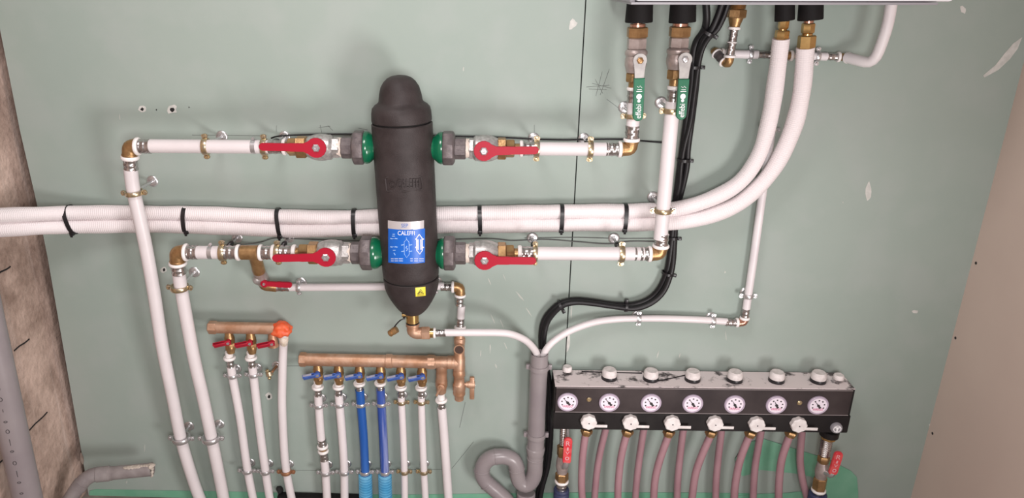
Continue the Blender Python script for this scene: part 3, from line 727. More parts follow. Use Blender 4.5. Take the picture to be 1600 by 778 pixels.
def green_valve(L, ys, lev, label, ctr, glare=False):
    """ys: copper0, nut0, nut1, hex1, body1, brass1, thread1, ring1, sleeve1"""
    y0, y1, y2, y3, y4, y5, y6, y7, y8 = ys
    c = L.at((y3 + y4) / 2); t = thing('ball_valve', label, 'valve', c, 'green-handled ball valves')
    b = B(); seg(b, L, y0 - 12, y1, 7.5); seg(b, L, y1 - 1, y1 + 5, 12, bev=.001); obj('tail_tube', b, 'copper', t, 'copper tube end')
    b = B(); p, q = L.at(y1 + 4), L.at(y2); hexnut_(b, p, q, RW(17, p), PI / 6); obj('union_nut', b, 'brass', t, 'brass hex nut')
    b = B(); p, q = L.at(y2), L.at(y3); hexnut_(b, p, q, RW(15.5, p), PI / 6); obj('inlet_hex', b, 'pinknickel', t)
    p, q = L.at(y3), L.at(y4); Ln_ = (q - p).length; r = RW(17, c)
    b = B(); b.lathe(frame(p, q - p), [(r * .85, 0), (r, Ln_ * .08), (r * 1.02, Ln_ * .2), (r * .9, Ln_ * .3), (r * .98, Ln_ * .5), (r * .98, Ln_ * .7), (r * .88, Ln_ * .85), (r * .82, Ln_)], 24); obj('body', b, 'pinknickel', t)
    b = B(); p, q = L.at(y4), L.at(y5); hexnut_(b, p, q, RW(13.5, p), 0); seg(b, L, y5 - 1, y6, 9); obj('adapter', b, 'brass', t, 'brass adapter')
    b = B(); ring_(b, L.at((y6 + y7) / 2), L.dir(), RW(11.5, c), (L.at(y7) - L.at(y6)).length); obj('ring', b, 'ring', t, 'white plastic ring')
    b = B(); sleeve_(b, L.at(y7), L.at(y8), RW(10.3, c)); obj('sleeve', b, 'steel', t)
    dl = DR + .05
    piv, neck, g0, g1 = [P(x, y, dl) for x, y in lev]
    b = B(); b.cyl(piv + Vector((0, .04, 0)), piv, RW(6, c), seg=16); obj('stem', b, 'pinknickel', t)
    ax = (g1 - piv); Fm = frame(piv, FRONT, ax); k = depth(piv) / F
    o = [(11 * k * math.cos(a), 11 * k * math.sin(a)) for a in [math.radians(150 + 240 * i / 14) for i in range(15)]]
    Lg = (g0 - piv).length
    o += [(8 * k, Lg * .6), (7 * k, Lg + .004), (-7 * k, Lg + .004), (-8 * k, Lg * .6)]
    b = B(); b.prism(Fm, o, -.0015, .0015, .0006); lv = obj('lever', b, 'plate', t, 'steel lever plate')
    b = B(); b.lathe(frame(piv + FRONT * .0015, FRONT), [(5.4 * k, 0), (5.4 * k, .003), (3.8 * k, .0045), (1.6 * k, .0045), (1.4 * k, .003), (0, .003)], 6); obj('lever_nut', b, 'brass' if not glare else 'zinc', t)
    Lh = (g1 - g0).length; w = 8.2 * k
    o = [(w, Lg), (w, Lg + Lh - w)] + [(w * math.cos(a), Lg + Lh - w + w * math.sin(a)) for a in [PI * i / 8 for i in range(1, 8)]] + [(-w, Lg + Lh - w), (-w, Lg)]
    b = B(); b.prism(Fm, o, -.005, .005, .0016); gr = obj('grip', b, 'green_h', lv, 'green plastic grip')
    return t, Fm, Lg, Lh, w, lv
green_valve_args = [
    (RA, (34, 38, 59, 77, 113, 128, 136, 141, 160), ((1000, 94.5), (999.5, 112), (999, 122), (996.3, 189)), 'ball valve with dark green handle under the leftmost black foam sleeve'),
    (RB, (32, 37, 58, 75, 108, 124, 134, 140, 160), ((1070.5, 93), (1070, 112), (1069, 123), (1063.5, 187)), 'ball valve with paler green handle in front of black cables')]
for i, (L, ys, lev, lb) in enumerate(green_valve_args):
    t, Fm, Lg, Lh, w, lv = green_valve(L, ys, lev, lb, None, glare=(i == 1))
    Fp = Fm @ Matrix.Translation((0, 0, .0052))
    b = B()   # white print on the grip: word along the handle, emblem disc and a small mark above
    # local y runs down the handle; the word reads upwards
    add_text(b, 'effebi', lambda u, v, h: Fp @ Vector((w * (.55 - 1.05 * (1 - v)) * (1), Lg + Lh * (.93 - .33 * u), h)), .0003)
    b.lathe(Fp @ Matrix.Translation((0, Lg + Lh * .52, 0)), [(w * .3, 0), (w * .3, .0003)], 14)
    b.lathe(Fp @ Matrix.Translation((0, Lg + Lh * .42, 0)), [(w * .52, 0), (w * .52, .0003)], 18)
    b.box(Fp, (-w * .55, Lg + Lh * .29, 0), (w * .55, Lg + Lh * .31, .0003)); b.box(Fp, (-w * .45, Lg + Lh * .25, 0), (w * .4, Lg + Lh * .265, .0003))
    b.tube([Fp @ Vector((w * x, Lg + Lh * y, .0002)) for x, y in ((-.5, .22), (-.1, .17), (.1, .21), (.45, .18))], w * .05, 5, smooth=False)
    obj('grip_print', b, 'white_p', lv, 'white lettering on the grip')

# black foam sleeves under the cabinet
def foam_sleeve(top, bot, r0, r1, d, label):
    p, q = P(*top, d), P(*bot, d); b = B()
    L_ = (q - p).length; b.lathe(frame(p, q - p), [(RW(r0, p), 0), (RW(r1, p), L_ * .96), (RW(r1 * .97, p), L_), (RW(r1 * .5, p), L_), (RW(r1 * .5, p), L_ * .7)], 28)
    solo('foam_sleeve', b, 'rubber', q, label, 'foam sleeve', 'black foam sleeves under the cabinet')
foam_sleeve((1000, 1.2), (998, 35), 20, 21.5, DR, 'black foam sleeve leftmost under the white cabinet')
foam_sleeve((1067.5, 1.2), (1066, 35), 19.5, 21, DR, 'black foam sleeve above the paler green handle')
HD = .11
foam_sleeve((1226.5, 1.2), (1226, 32), 14.5, 15, HD, 'smaller black foam sleeve above the inner insulated hose')
foam_sleeve((1267.5, 1.2), (1266, 31), 18, 19, HD, 'black foam sleeve rightmost, above the outer insulated hose')

# ------------------------------------------------------------------ insulated hoses with brass unions
BD = .0235
def bd(x): return BD + (0 if x > 190 else (190 - x) ** 2 * 4.2e-6)
h1 = [(-42, 338), (-15, 337.3), (40, 335), (110, 332.5), (200, 332), (290, 333), (365, 335), (437, 338), (500, 339.5), (555, 339), (640, 335.5), (700, 333.5), (750, 333), (820, 331.5), (877, 330.5), (930, 330), (977, 330)]
h1 = [(x, y, bd(x)) for x, y in h1] + [(1010, 328.5, .032), (1057, 326, .044), (1108.5, 311.5, .048), (1155, 285, .052), (1185.6, 241.6, .06), (1203.6, 180, .075), (1214, 113, .098), (1220.5, 60, HD)]
h2 = [(-42, 359.5), (-15, 358.6), (40, 356), (110, 353.5), (200, 352), (290, 353), (365, 356), (437, 359), (500, 359), (555, 357.5), (640, 355), (700, 352.5), (750, 352.5), (820, 351), (877, 350.5), (930, 349), (977, 349.5)]
h2 = [(x, y, bd(x)) for x, y in h2] + [(1010, 349, .032), (1057, 347, .044), (1108.5, 337, .047), (1160, 313.6, .05), (1206, 267, .058), (1237, 205.6, .072), (1252.5, 144, .096), (1258.6, 74, HD)]
def hose(pts, r0, label):
    q = [P(*p) for p in pts]; b = B()
    b.tube(q, lambda s: r0 * (1 + .03 * math.sin(s * 23) + .02 * math.sin(s * 61)), 24, step=.008)
    return solo('insulated_hose', b, 'insul', q[-1].copy(), label, 'hose', 'white insulated hoses')
hose(h1, .0195, 'upper, inner one of two white insulated hoses sweeping across the wall to the cabinet')
hose(h2, .0205, 'lower, outer one of two white insulated hoses sweeping across the wall to the cabinet')
for (ax, rr, lb, m1) in ((Ln((1226, 28), (1220.5, 62), HD, ax='y'), 1.0, 'slim brass union at the top of the inner insulated hose', None), (Ln((1264.5, 26), (1259, 77), HD, ax='y'), 1.25, 'wide brass union at the top of the outer insulated hose', None)):
    c = ax.at(45); t = thing('brass_union', lb, 'pipe fitting', c, 'brass hose unions')
    if rr == 1.0: y0, y1, y2, y3 = 24, 45, 47, 62
    else: y0, y1, y2, y3 = 34, 52, 55, 77
    b = B(); seg(b, ax, 20, y0 + 4, 6 * rr); obj('tube', b, 'copper', t)
    b = B(); p, q = ax.at(y0 + 2), ax.at(y1); hexnut_(b, p, q, RW(8 * rr, p), PI / 6); obj('small_nut', b, 'brass_new', t)
    b = B(); seg(b, ax, y1, y2 + 1, 6.5 * rr); p, q = ax.at(y2), ax.at(y3); hexnut_(b, p, q, RW(10.8 * rr, p), PI / 6); obj('large_nut', b, 'brass_new', t)

# cable ties round the hose bundle
def tie(px, y0, y1, label, group='cable ties round the hoses', tilt=0):
    d = bd(px); k = depth(P(px, 345, d)) / F
    c = P(px, (y0 + y1) / 2, d); hh = (y1 - y0) / 2 * k
    w = 3.2 * k
    t = thing('cable_tie', label, 'cable tie', c, group)
    ax = VX.copy(); n = 30; o_ = []; rx = .0235 if px > 200 else .0275
    b = B(); Fm = frame(c, (VX + Vector((0, 0, tilt))).normalized())
    for i in range(n):
        a = 2 * PI * i / n
        o_.append((math.copysign(abs(math.cos(a)) ** .8, math.cos(a)) * hh * 1.0, math.copysign(abs(math.sin(a)) ** .8, math.sin(a)) * rx))
    out = [[b.bm.verts.new(Fm @ Vector((x * s_, y * s_, z))) for (x, y) in o_] for s_, z in ((1.0, -w), (1.07, -w), (1.07, w), (1.0, w))]
    for a_, b_ in zip(out, out[1:] + out[:1]):
        for i in range(n): b.bm.faces.new((a_[i], a_[(i + 1) % n], b_[(i + 1) % n], b_[i]))
    obj('strap', b, 'tie', t)
    sg = P(px, y1, d + .018)
    b = B(); b.box(frame(sg, Vector((0, 0, 1))), (-.0062, -.004, -.005), (.0062, .004, .005), .0012); b.box(frame(sg, Vector((0, 0, 1))), (-.003, .003, -.009), (.003, .006, .001)); obj('lock_head', b, 'tie', t)
for px, y0, y1, tl, lb in ((112.5, 321, 365, .2, 'black cable tie round the hoses left of the tall left pipe'), (291, 323, 363, -.06, 'black cable tie round the hoses between tall left pipe and row of valves'), (437, 326, 370, .06, 'black cable tie round the hoses above the lower left red lever'),
        (554, 327, 368, 0, 'black cable tie round the hoses just left of the separator'), (750, 322, 363, .04, 'black cable tie round the hoses, nearest right of the separator'), (877, 320, 361, 0, 'black cable tie round the hoses left beside the board joint'), (976, 319, 360, 0, 'black cable tie round the hoses between board joint and long riser')):
    tie(px, y0, y1, lb, tilt=tl)

# ------------------------------------------------------------------ thin pipework under the cabinet on the right
CD = .07
CT = Ln((1154, 2), (1140, 90), CD, ax='y'); c = CT.at(60)
t = thing('brass_connector', 'brass threaded connector with steel sleeve hanging below the cabinet centre', 'pipe fitting', c)
b = B(); p = CT.at(-6); L_ = (CT.at(14) - p).length; prof = []
for i in range(9): prof += [(RW(13, p), L_ * (i + .2) / 9), (RW(11.5, p), L_ * (i + .8) / 9)]
b.lathe(frame(p, CT.dir()), prof, 24); obj('threaded_end', b, 'brass', t)
b = B(); p, q = CT.at(14), CT.at(28); hexnut_(b, p, q, RW(15, p), PI / 6); b.cyl(q, CT.at(42), RW(11.5, p), RW(7.5, p), 24); obj('nut', b, 'brass', t)
for y_, r_, w_ in ((44, 9.5, 4), (88, 9.5, 4), (66, 7.5, 2)):
    b = B(); ring_(b, CT.at(y_), CT.dir(), RW(r_, p), RW(w_, p)); obj('ring', b, 'ring', t, 'white plastic ring')
for y_, y2_ in ((46, 65), (67, 86)):
    b = B(); sleeve_(b, CT.at(y_), CT.at(y2_), RW(6.8, p)); obj('sleeve', b, 'steel', t)
b = B(); b.tube([CT.at(89), CT.at(94), P(1137, 99, CD - .004), P(1133, 97, CD - .012)], RW(7, p), 18, step=.003); obj('elbow', b, 'brass', t)
e0, e1 = P(1133, 98, CD - .01), P(1119, 82.5, .03)
ed = (e1 - e0).normalized()
for q_ in (e0 + ed * .004, e1 - ed * .003):
    b = B(); ring_(b, q_, ed, RW(9, p), .004); obj('ring', b, 'ring', t, 'white plastic ring')
b = B(); sleeve_(b, e0 + ed * .006, e1 - ed * .005, RW(7.2, p)); obj('sleeve', b, M['iron'], t, 'dark pressed sleeve')
TD = .022
t = thing('elbow_fitting', 'small brass elbow close to the wall left of the thin horizontal pipe', 'pipe fitting', P(1117, 82, TD), 'press elbows')
b = B(); b.tube([e1, P(1116, 80, TD + .002), P(1118, 80, TD), P(1126, 82.5, TD)], RW(6, p), 16, step=.003); obj('body', b, 'brass', t)
b = B(); ring_(b, P(1129, 83, TD), VX, RW(8, p), RW(4, p)); obj('ring', b, 'ring', t)
TL = Ln((1130, 84), (1310, 89), TD)
pipe([(1128, 84, TD), (1184, 85.5, TD)], 6.5, 'pipe_dull', 'short dull white pipe left of the inner hose under the cabinet', 'thin white pipes at upper right')
t = thing('tee_fitting', 'small steel tee hidden behind the inner insulated hose under the cabinet', 'pipe fitting', TL.at(1222))
b = B(); seg(b, TL, 1207, 1236, 6.5); b.cyl(TL.at(1222), P(1219, 106, TD), RW(6, p), seg=16); obj('body', b, 'brass', t)
for q_, q2_ in ((1183, 1207), (1239, 1252)):
    b = B(); sleeve_(b, TL.at(q_), TL.at(q2_), RW(5.8, p)); obj('sleeve', b, 'steel', t)
for q_ in (1236, 1206):
    b = B(); ring_(b, TL.at(q_), VX, RW(9, p), RW(4.5, p)); obj('ring', b, 'ring', t)
pipe([(1250, 87.3, TD), (1292, 88.5, TD)], 6.2, 'pipe_dull', 'short dull white pipe crossing behind the outer hose under the cabinet', 'thin white pipes at upper right')
t = thing('elbow_fitting', 'small brass elbow right of the outer hose leading to the curved white pipe', 'pipe fitting', TL.at(1316), 'press elbows')
b = B(); sleeve_(b, TL.at(1289), TL.at(1308), RW(6, p)); obj('sleeve', b, 'steel', t)
b = B(); ring_(b, TL.at(1310), VX, RW(8.5, p), RW(4, p)); obj('ring', b, 'ring', t)
b = B(); b.tube([TL.at(1311), P(1317, 89, TD), P(1322, 90, TD + .008)], RW(6.2, p), 16, step=.003); obj('body', b, 'brass', t)
rd_ = (P(1345, 95, .06) - P(1322, 90, TD + .008)).normalized()
b = B(); ring_(b, P(1325, 90.5, TD + .012), rd_, RW(9, p), RW(3, p)); obj('ring', b, 'ring', t)
pipe([(1322, 90, TD + .009), (1327, 90.8, TD + .016), (1345, 95.5, .062), (1358, 97, .075), (1369, 88, .085), (1380, 61, .095), (1388, 34, .1), (1394, 0, .105)][::-1], 8.3, 'pipe_dull', 'dull white pipe curving up into the right part of the cabinet', 'thin white pipes at upper right', seg=20)
pipe([(1219, 104, TD), (1206, 200, TD), (1192, 298, TD), (1178, 400, TD), (1166, 482, TD)], 6.3, 'pipe_dull', 'thin white vertical pipe descending behind the curved insulated hoses', 'thin white pipes at upper right')
VD2 = (P(1178, 400, TD) - P(1166, 482, TD)).normalized()
elbow((1162.5, 504), TD, (-VX, VD2), 6.2, ((9, 4, 16), (6, 4, 14)), M['copper'], 'small copper-coloured elbow at the foot of thin vertical pipe on the right', srad=6)
pipe([(1136, 502.5, TD), (1100, 500, TD), (1050, 498, TD), (999, 497.5, TD), (964, 498.7, .025), (929, 503.5, .03), (895, 515, .036), (871, 528.5, .042), (857, 541, .048), (849.5, 554, .05), (847, 572, .05)], 5.4, 'pipe', 'thin white pipe arching from the small elbow into the grey funnel pipe')

# ------------------------------------------------------------------ manifold bars
BR = .052
PR_ = .036
def manifold(label, L, x0, x1, rpx, hexes, collars, stubs, m_lever, lever_off, stub_len, dusty=True):
    c = L.at((x0 + x1) / 2); t = thing('manifold', label, 'manifold', c, 'bronze distribution manifolds')
    b = B(); seg(b, L, x0, x1, rpx, bev=.002); obj('bar', b, 'bronze', t)
    for a, e in hexes:
        b = B(); p, q = L.at(a), L.at(e); hexnut_(b, p, q, RW(rpx * 1.13, p), PI / 6); obj('hex_end', b, 'bronze', t)
    for a, e in collars:
        b = B(); seg(b, L, a, e, rpx * 1.12, bev=.003); obj('collar', b, 'bronze', t)
    return t
RL = Ln((333, 511.5), (440, 513.5), BR)
rm = manifold('short bronze manifold with three red levers and orange sealed right end', RL, 329, 432, 9.3, ((326, 339),), (), None, None, None, None)
BL = Ln((473, 561.5), (700, 566), BR)
bmn = manifold('long bronze manifold with six blue levers', BL, 470, 682, 10, ((468, 479), (667, 680)), ((602, 614),), None, None, None, None)
VD = (P(540, 640, .04) - P(535, 560, .04)).normalized()
def stub(par, L, x, ylev, ybody, lev_m, lx, capped=False):
    """valve on the bar: barrel, butterfly-like lever, cone"""
    p = L.at(x); k = depth(p) / F; dn = Vector((0, 0, -1))
    z0 = p + dn * RW(8, p)
    b = B(); Lb = (ybody - 0) * k
    b.lathe(frame(p, dn), [(6.2 * k, 6 * k), (6.8 * k, 14 * k), (8 * k, 17 * k), (8.2 * k, 24 * k), (7.2 * k, 27 * k), (6.8 * k, 30 * k), (7.6 * k, 32 * k), (7.6 * k, (ybody - 7) * k), (6 * k, (ybody - 2) * k), (6 * k, ybody * k)] if not capped else
            [(6.2 * k, 6 * k), (6.8 * k, 14 * k), (7.8 * k, 17 * k), (7.8 * k, 26 * k), (8.6 * k, 27 * k), (8.6 * k, 31 * k), (6 * k, 32 * k)], 22)
    if not capped: hexnut_(b, p + dn * 25 * k, p + dn * (ybody - 6) * k, 8.3 * k, .3)
    obj('valve_barrel', b, 'brass' if not capped else 'bronze', par)
    cpt = p + dn * 20 * k; piv = cpt + FRONT * 12 * k + VX * 2 * k
    b = B(); b.cyl(cpt, piv + FRONT * .004, 4.2 * k, seg=14)
    # wing lever: a bent strip with a tall grip, pointing left and slightly outwards
    tip = piv - VX * 22 * k + Vector((0, -.008, -.006))
    Fm = frame(piv, (tip - piv), Vector((0, -.55, 1)))
    L2 = (tip - piv).length
    b.box(Fm, (-.0035, -4.4 * k, -4 * k), (.0035, 4.0 * k, L2), .0012)
    b.box(Fm, (-.0055, 2.0 * k, 4 * k), (.0055, 4.0 * k, L2 * 1.02), .001)
    lv = obj('lever', b, lev_m, par, sharp=30)
    b = B(); b.box(Fm, (-.0045, 3.9 * k, 9 * k), (.002, 4.3 * k, L2 * .98), .0003); (obj('dusty_top', b, 'dust', lv, 'dust on the lever') if lev_m == 'blue_lever' else b.bm.free())
    b = B(); b.lathe(frame(piv + FRONT * .004, FRONT), [(2.6 * k, 0), (2.6 * k, .0015), (1.2 * k, .002), (0, .0012)], 10); obj('lever_screw', b, 'zinc', lv)
    return p
def coupling(par_label, px, y_ring, y_s0, y_s1, x_s1, d, group, rp=5.6, rr=9.4):
    L = Ln((px, y_ring), (x_s1, y_s1), d, ax='y'); c = L.at(y_ring)
    t = thing('press_coupling', par_label, 'pipe fitting', c, group); k = depth(c) / F
    b = B(); seg(b, L, y_ring - 10, y_ring, 6); ring_(b, L.at(y_ring), L.dir(), rr * k, 4.6 * k); obj('ring', b, 'ring', t)
    b = B(); sleeve_(b, L.at(y_s0), L.at(y_s1), rp * k); obj('sleeve', b, 'steel', t)
PD = .04
GC = 'press couplings under the manifolds'
names_r = ['leftmost', 'second', 'third']
for i, x in enumerate((356.4, 390.2, 424.5)):
    stub(rm, RL, x, 0, 44, 'red', 0, capped=(i == 2))
b = B(); p = P(440, 514, BR); b.blob(p, RW(15, p), 4, .22, 70, (1.1, .95, .86)); obj('orange_sealant', b, 'orange', rm, 'lump of orange sealant')
for x, lb in ((358.6, 'press coupling on the leftmost pipe under the red-levered manifold'), (392.2, 'press coupling on the second pipe under the red-levered manifold')):
    coupling(lb, x, 559, 562, 575, x + 2, PD, GC)
MP = 'thin pipes under the manifolds'
pipe([(361, 573), (363.5, 590), (375.6, 656), (386, 730), (395.5, 779), (400, 800)], 6.3, 'pipe', 'white pipe leftmost under the short manifold with red levers', MP, d=PD)
pipe([(394.5, 573), (396.5, 590), (404, 656), (414.5, 734), (421.5, 779), (425, 800)], 6.3, 'pipe', 'white pipe second from left under the short manifold with red levers', MP, d=PD)
q = [(444, 517, BR + .006), (442.5, 545, .042), (441, 600, PD), (441, 640, PD), (444.5, 710, PD), (449, 745, PD), (456, 780, PD), (461, 800, PD)]
pp = pipe(q, 6.3, 'pipe', 'white pipe dropping from the orange sealant lump', MP)
b = B(); c = P(443.2, 529, BR + .001); b.blob(c, RW(8.2, c), 3, .22, 220, (.95, .95, 1.6)); obj('sealant_crust', b, 'seal_foam', pp, 'dried cream sealant crust')

labs = ['leftmost white pipe under the long manifold, with a joint halfway down', 'second white pipe under the long manifold, left of the blue pipes', 'left one of the two blue pipes', 'right one of the two blue pipes, scuffed', 'white pipe just right of the blue pipes, on brass clamps', 'white pipe on brass clamps, second right of the blue pipes']
SX = (495.5, 528, 561, 594, 626, 659)
for i, x in enumerate(SX): stub(bmn, BL, x, 0, 42 if i not in (2, 3) else 37, 'blue_lever', 0)
for i, (x, yr) in enumerate(zip((496.5, 528.8, 561.5, 594, 626.4, 658), (604.6, 604, 599, 598.5, 605, 605.5))):
    coupling('press coupling at the top of the ' + ('leftmost white pipe under blue levers', 'second white pipe under blue levers', 'left blue pipe', 'right blue pipe', 'white pipe just right of the blue pipes', 'second white pipe right of the blue pipes')[i],
             x, yr, yr + 3, yr + (15 if i not in (2, 3) else 11), x + .6, PD, GC, rp=5.6)
pipe([(497, 618), (500.5, 669), (502.6, 690)], 6.3, 'pipe', labs[0].replace(', with a joint halfway down', ', upper length above the steel joint'), MP, d=PD)
pipe([(506.4, 717), (508.7, 738), (511, 780), (512, 800)], 6.3, 'pipe', labs[0].replace(', with a joint halfway down', ', lower length below the steel joint'), MP, d=PD)
JL = Ln((502.4, 684), (507, 720), PD, ax='y'); c = JL.at(700); k = depth(c) / F
t = thing('straight_coupling', 'steel straight coupling with two white rings halfway down a white pipe', 'pipe fitting', c)
for q_, q2_ in ((686, 696), (706, 719)):
    b = B(); sleeve_(b, JL.at(q_), JL.at(q2_), 6.6 * k); obj('sleeve', b, 'steel', t)
for q_ in (697.5, 704.5):
    b = B(); ring_(b, JL.at(q_), JL.dir(), 8.6 * k, 4.4 * k); obj('ring', b, 'ring', t)
b = B(); seg(b, JL, 699, 703, 6); obj('core', b, 'brass', t)
pipe([(529.3, 617), (534.6, 679), (537.8, 732), (538.5, 780), (539, 800)], 6.3, 'pipe', labs[1], MP, d=PD)
pipe([(562, 609), (567.8, 679), (570.4, 732), (571, 748)], 6.6, 'blue', labs[2], MP, d=PD)
pipe([(594.4, 608), (598.6, 679), (601, 732), (601.6, 748)], 6.6, 'blue_scuff', labs[3], MP, d=PD)
pipe([(626.8, 618), (629.8, 679), (631.8, 735), (632.5, 780), (633, 800)], 5.4, 'pipe', labs[4], MP, d=PD)
pipe([(658.2, 618), (660, 679), (662.3, 735), (664.8, 780), (666, 800)], 5.4, 'pipe', labs[5], MP, d=PD)
for x0, x1, lb in ((570.6, 572.5, 'light blue corrugated conduit round the left blue pipe at the floor'), (601.4, 603, 'light blue corrugated conduit round the right blue pipe at the floor')):
    L = Ln((x0, 741), (x1, 800), PD, ax='y'); p = L.at(741); Lg_ = (L.at(800) - p).length; k = depth(p) / F
    prof = []; n = 15
    for i in range(n):
        z = Lg_ * i / n; s = Lg_ / n
        prof += [(8.0 * k, z + s * .05), (10.6 * k, z + s * .28), (10.6 * k, z + s * .55), (8.0 * k, z + s * .78)]
    b = B(); b.lathe(frame(p, L.dir()), [(7.4 * k, .004), (7.4 * k, 0)] + prof, 28); solo('corrugated_conduit', b, 'conduit', p, lb, 'conduit', 'light blue corrugated conduits')

# right end of the long manifold: tee, outlet valve, drain cock and riser tee
p = BL.at(690); k = depth(p) / F
t = thing('manifold_outlet_valve', 'knobbly bronze valve with a small stick lever at the right of the long manifold', 'valve', p)
b = B(); seg(b, BL, 679, 710, 9.6, bev=.002); seg(b, BL, 699, 711, 10.6, bev=.001); dn = (P(689.5, 625, PD) - p).normalized()
b.lathe(frame(p, dn), [(8.8 * k, 4 * k), (9.2 * k, 14 * k), (8.2 * k, 16 * k), (9.0 * k, 20 * k), (8.4 * k, 26 * k), (9.4 * k, 33 * k), (9.6 * k, 44 * k), (8.4 * k, 49 * k), (7.6 * k, 57 * k), (6.2 * k, 58 * k)], 20); obj('body', b, 'bronze', t)
pv = p + dn * 41 * k + FRONT * 10 * k
b = B(); b.lathe(frame(pv, FRONT), [(5.6 * k, -.004), (5.6 * k, .004), (2.6 * k, .005), (2.2 * k, .007), (0, .007)], 16); b.tube([pv + FRONT * .002, pv + Vector((-.008, -.004, -.014)), pv + Vector((-.013, -.005, -.026))], 1.9 * k, 8); obj('stick_lever', b, 'bronze', t)
coupling('press coupling below the knobbly bronze valve at right of the long manifold', 689.5, 625, 628, 639, 690.5, PD, GC, rp=6.2, rr=9.5)
pipe([(690.3, 637), (693.8, 679), (697, 725), (700.8, 780), (702, 800)], 6.8, 'pipe', 'rightmost white pipe under the long manifold, without clamps', MP, d=PD)
p = P(717.3, 566, BR)
t = thing('manifold_end_tee', 'bronze cross tee at the right end of the long manifold with open port facing forward', 'pipe fitting', p)
up = (P(718.6, 512, .04) - p).normalized(); dn = Vector((P(717.5, 630, BR) - p)).normalized()
b = B(); b.lathe(frame(p, up), [(9.4 * k, -12 * k), (9.8 * k, -9 * k), (9.4 * k, 0), (9.4 * k, 8 * k), (8.4 * k, 12 * k), (8 * k, 28 * k), (8.8 * k, 34 * k), (8.8 * k, 40 * k), (7 * k, 41 * k), (7 * k, 54 * k)], 24)
pc = p + up * 28 * k
b.cyl(pc, pc + FRONT * .026, 7.6 * k, 8.4 * k, 24); b.cyl(p, P(706, 565.8, BR), 9.2 * k, 10.6 * k, 24); obj('body', b, 'bronze', t)
b = B(); b.lathe(frame(pc + FRONT * .0262, FRONT), [(6.6 * k, -.001), (6.6 * k, .0004), (0, .0004)], 20); obj('open_port', b, 'inner', t, 'dark open port')
b = B(); ring_(b, P(718.8, 511.5, .04), up, 9 * k, 4.2 * k); obj('ring', b, 'ring', t)
b = B(); sleeve_(b, P(719.6, 497.5, .037), P(718.9, 510, .04), 6.4 * k); obj('sleeve', b, 'steel', t)
q0 = p + dn * 9 * k
t = thing('drain_cock', 'bronze drain valve with T-shaped handle below the right end of the long manifold', 'valve', q0 + dn * 30 * k)
b = B(); b.lathe(frame(q0, dn), [(7.4 * k, 0), (8.4 * k, 2 * k), (9.6 * k, 8 * k), (9.8 * k, 14 * k), (8.4 * k, 16 * k), (8.6 * k, 28 * k), (10.2 * k, 30 * k), (10.2 * k, 40 * k), (9.4 * k, 42 * k), (10 * k, 46 * k), (9.6 * k, 48 * k), (7.6 * k, 52 * k), (7.2 * k, 58 * k), (5 * k, 58.5 * k)], 22); obj('body', b, 'bronze', t)
sp = q0 + dn * 30.5 * k
b = B(); b.cyl(sp, sp + VX * 19 * k, 3.2 * k, seg=14); b.cyl(sp + VX * 11 * k, sp + VX * 14 * k, 5 * k, seg=14); obj('stem', b, 'bronze', t)
b = B(); b.box(frame(sp + VX * 20 * k, Vector((0, 0, 1))), (-4.2 * k, -.006, -26 * k), (3.4 * k, .006, 14 * k), .003); b.cyl(sp + VX * 14 * k, sp + VX * 25 * k, 6 * k, seg=16, bev=.001); obj('tee_handle', b, 'bronze', t)

# ------------------------------------------------------------------ pipe clamps
DWN = Vector((0, 0, -1))
def tangent(a, c): return (P(*c) - P(*a)).normalized()
clamp(321.5, 228.7, DR, VX, 11, 'yzinc', 'yellow-zinc clamp on the upper left pipe, left of the red lever', 8)
clamp(413, 229.5, DR, VX, 11, 'yzinc', 'yellow-zinc clamp behind the tip of the upper left red lever', 8, off=(.02, .0))
jubilee(397, 229.2, DR, VX, 10.65, 'thin steel band on the upper left pipe beside lever tip')
jubilee(329.5, 394.4, DR, VX, 10.15, 'thin steel band on the short stub of the lower left row')
clamp(348, 394.5, DR, VX, 11, 'yzinc', 'yellow-zinc clamp left of the brass tee on the lower row', 8)
clamp(434, 394.8, DR, VX, 11, 'yzinc', 'yellow-zinc clamp behind the tip of the lower left red lever', 8)
clamp(209.5, 301, .112, tangent(p1[1], p1[2]), 11.5, 'yzinc', 'yellow-zinc clamp on the tall far left pipe above the hoses', 7)
clamp(279+1.5, 449, .109, tangent(p2[0], p2[1]), 11.5, 'yzinc', 'yellow-zinc clamp near the top of the second tall left pipe', 7)
clamp(283.2, 684.5, .064, tangent(p1[5], p1[6]), 11.5, 'zinc', 'grey clamp on the tall far left pipe near the floor', 7)
clamp(329.8, 684.5, .074, tangent(p2[4], p2[5]), 11.5, 'zinc', 'grey clamp on the second tall left pipe near the floor', 7)
clamp(838.5, 232.3, DR, VX, 11, 'yzinc', 'yellow-zinc clamp beside the tip of the upper right red lever', 8)
clamp(922, 233, DR, VX, 11, 'yzinc', 'yellow-zinc clamp on the upper right pipe, right of the board joint', 8)
clamp(836, 395.9, DR, VX, 10.8, 'yzinc', 'yellow-zinc clamp beside the tip of the lower right red lever', 7)
clamp(971, 396.5, DR, VX, 11, 'yzinc', 'yellow-zinc clamp near the right end of the lower row', 8)
clamp(989.3, 181, DR, RA.dir(), 10.8, 'yzinc', 'yellow-zinc clamp on the riser behind the dark green handle', 7)
clamp(1050, 173, DR, RB.dir(), 11, 'yzinc', 'yellow-zinc clamp on the long riser beside the paler green handle', 8)
clamp(1036, 329, DR, RB.dir(), 11, 'yzinc', 'yellow-zinc clamp on the long riser in front of the hoses', 7)
clamp(467, 448.9, .034, VX, 6.4, 'zinc', 'small zinc clamp on the thin pipe right of the short red lever', 6, ear=.6)
clamp(681, 447, .034, VX, 6.4, 'zinc', 'small zinc clamp on the thin pipe right behind the separator foot', 6, ear=.6)
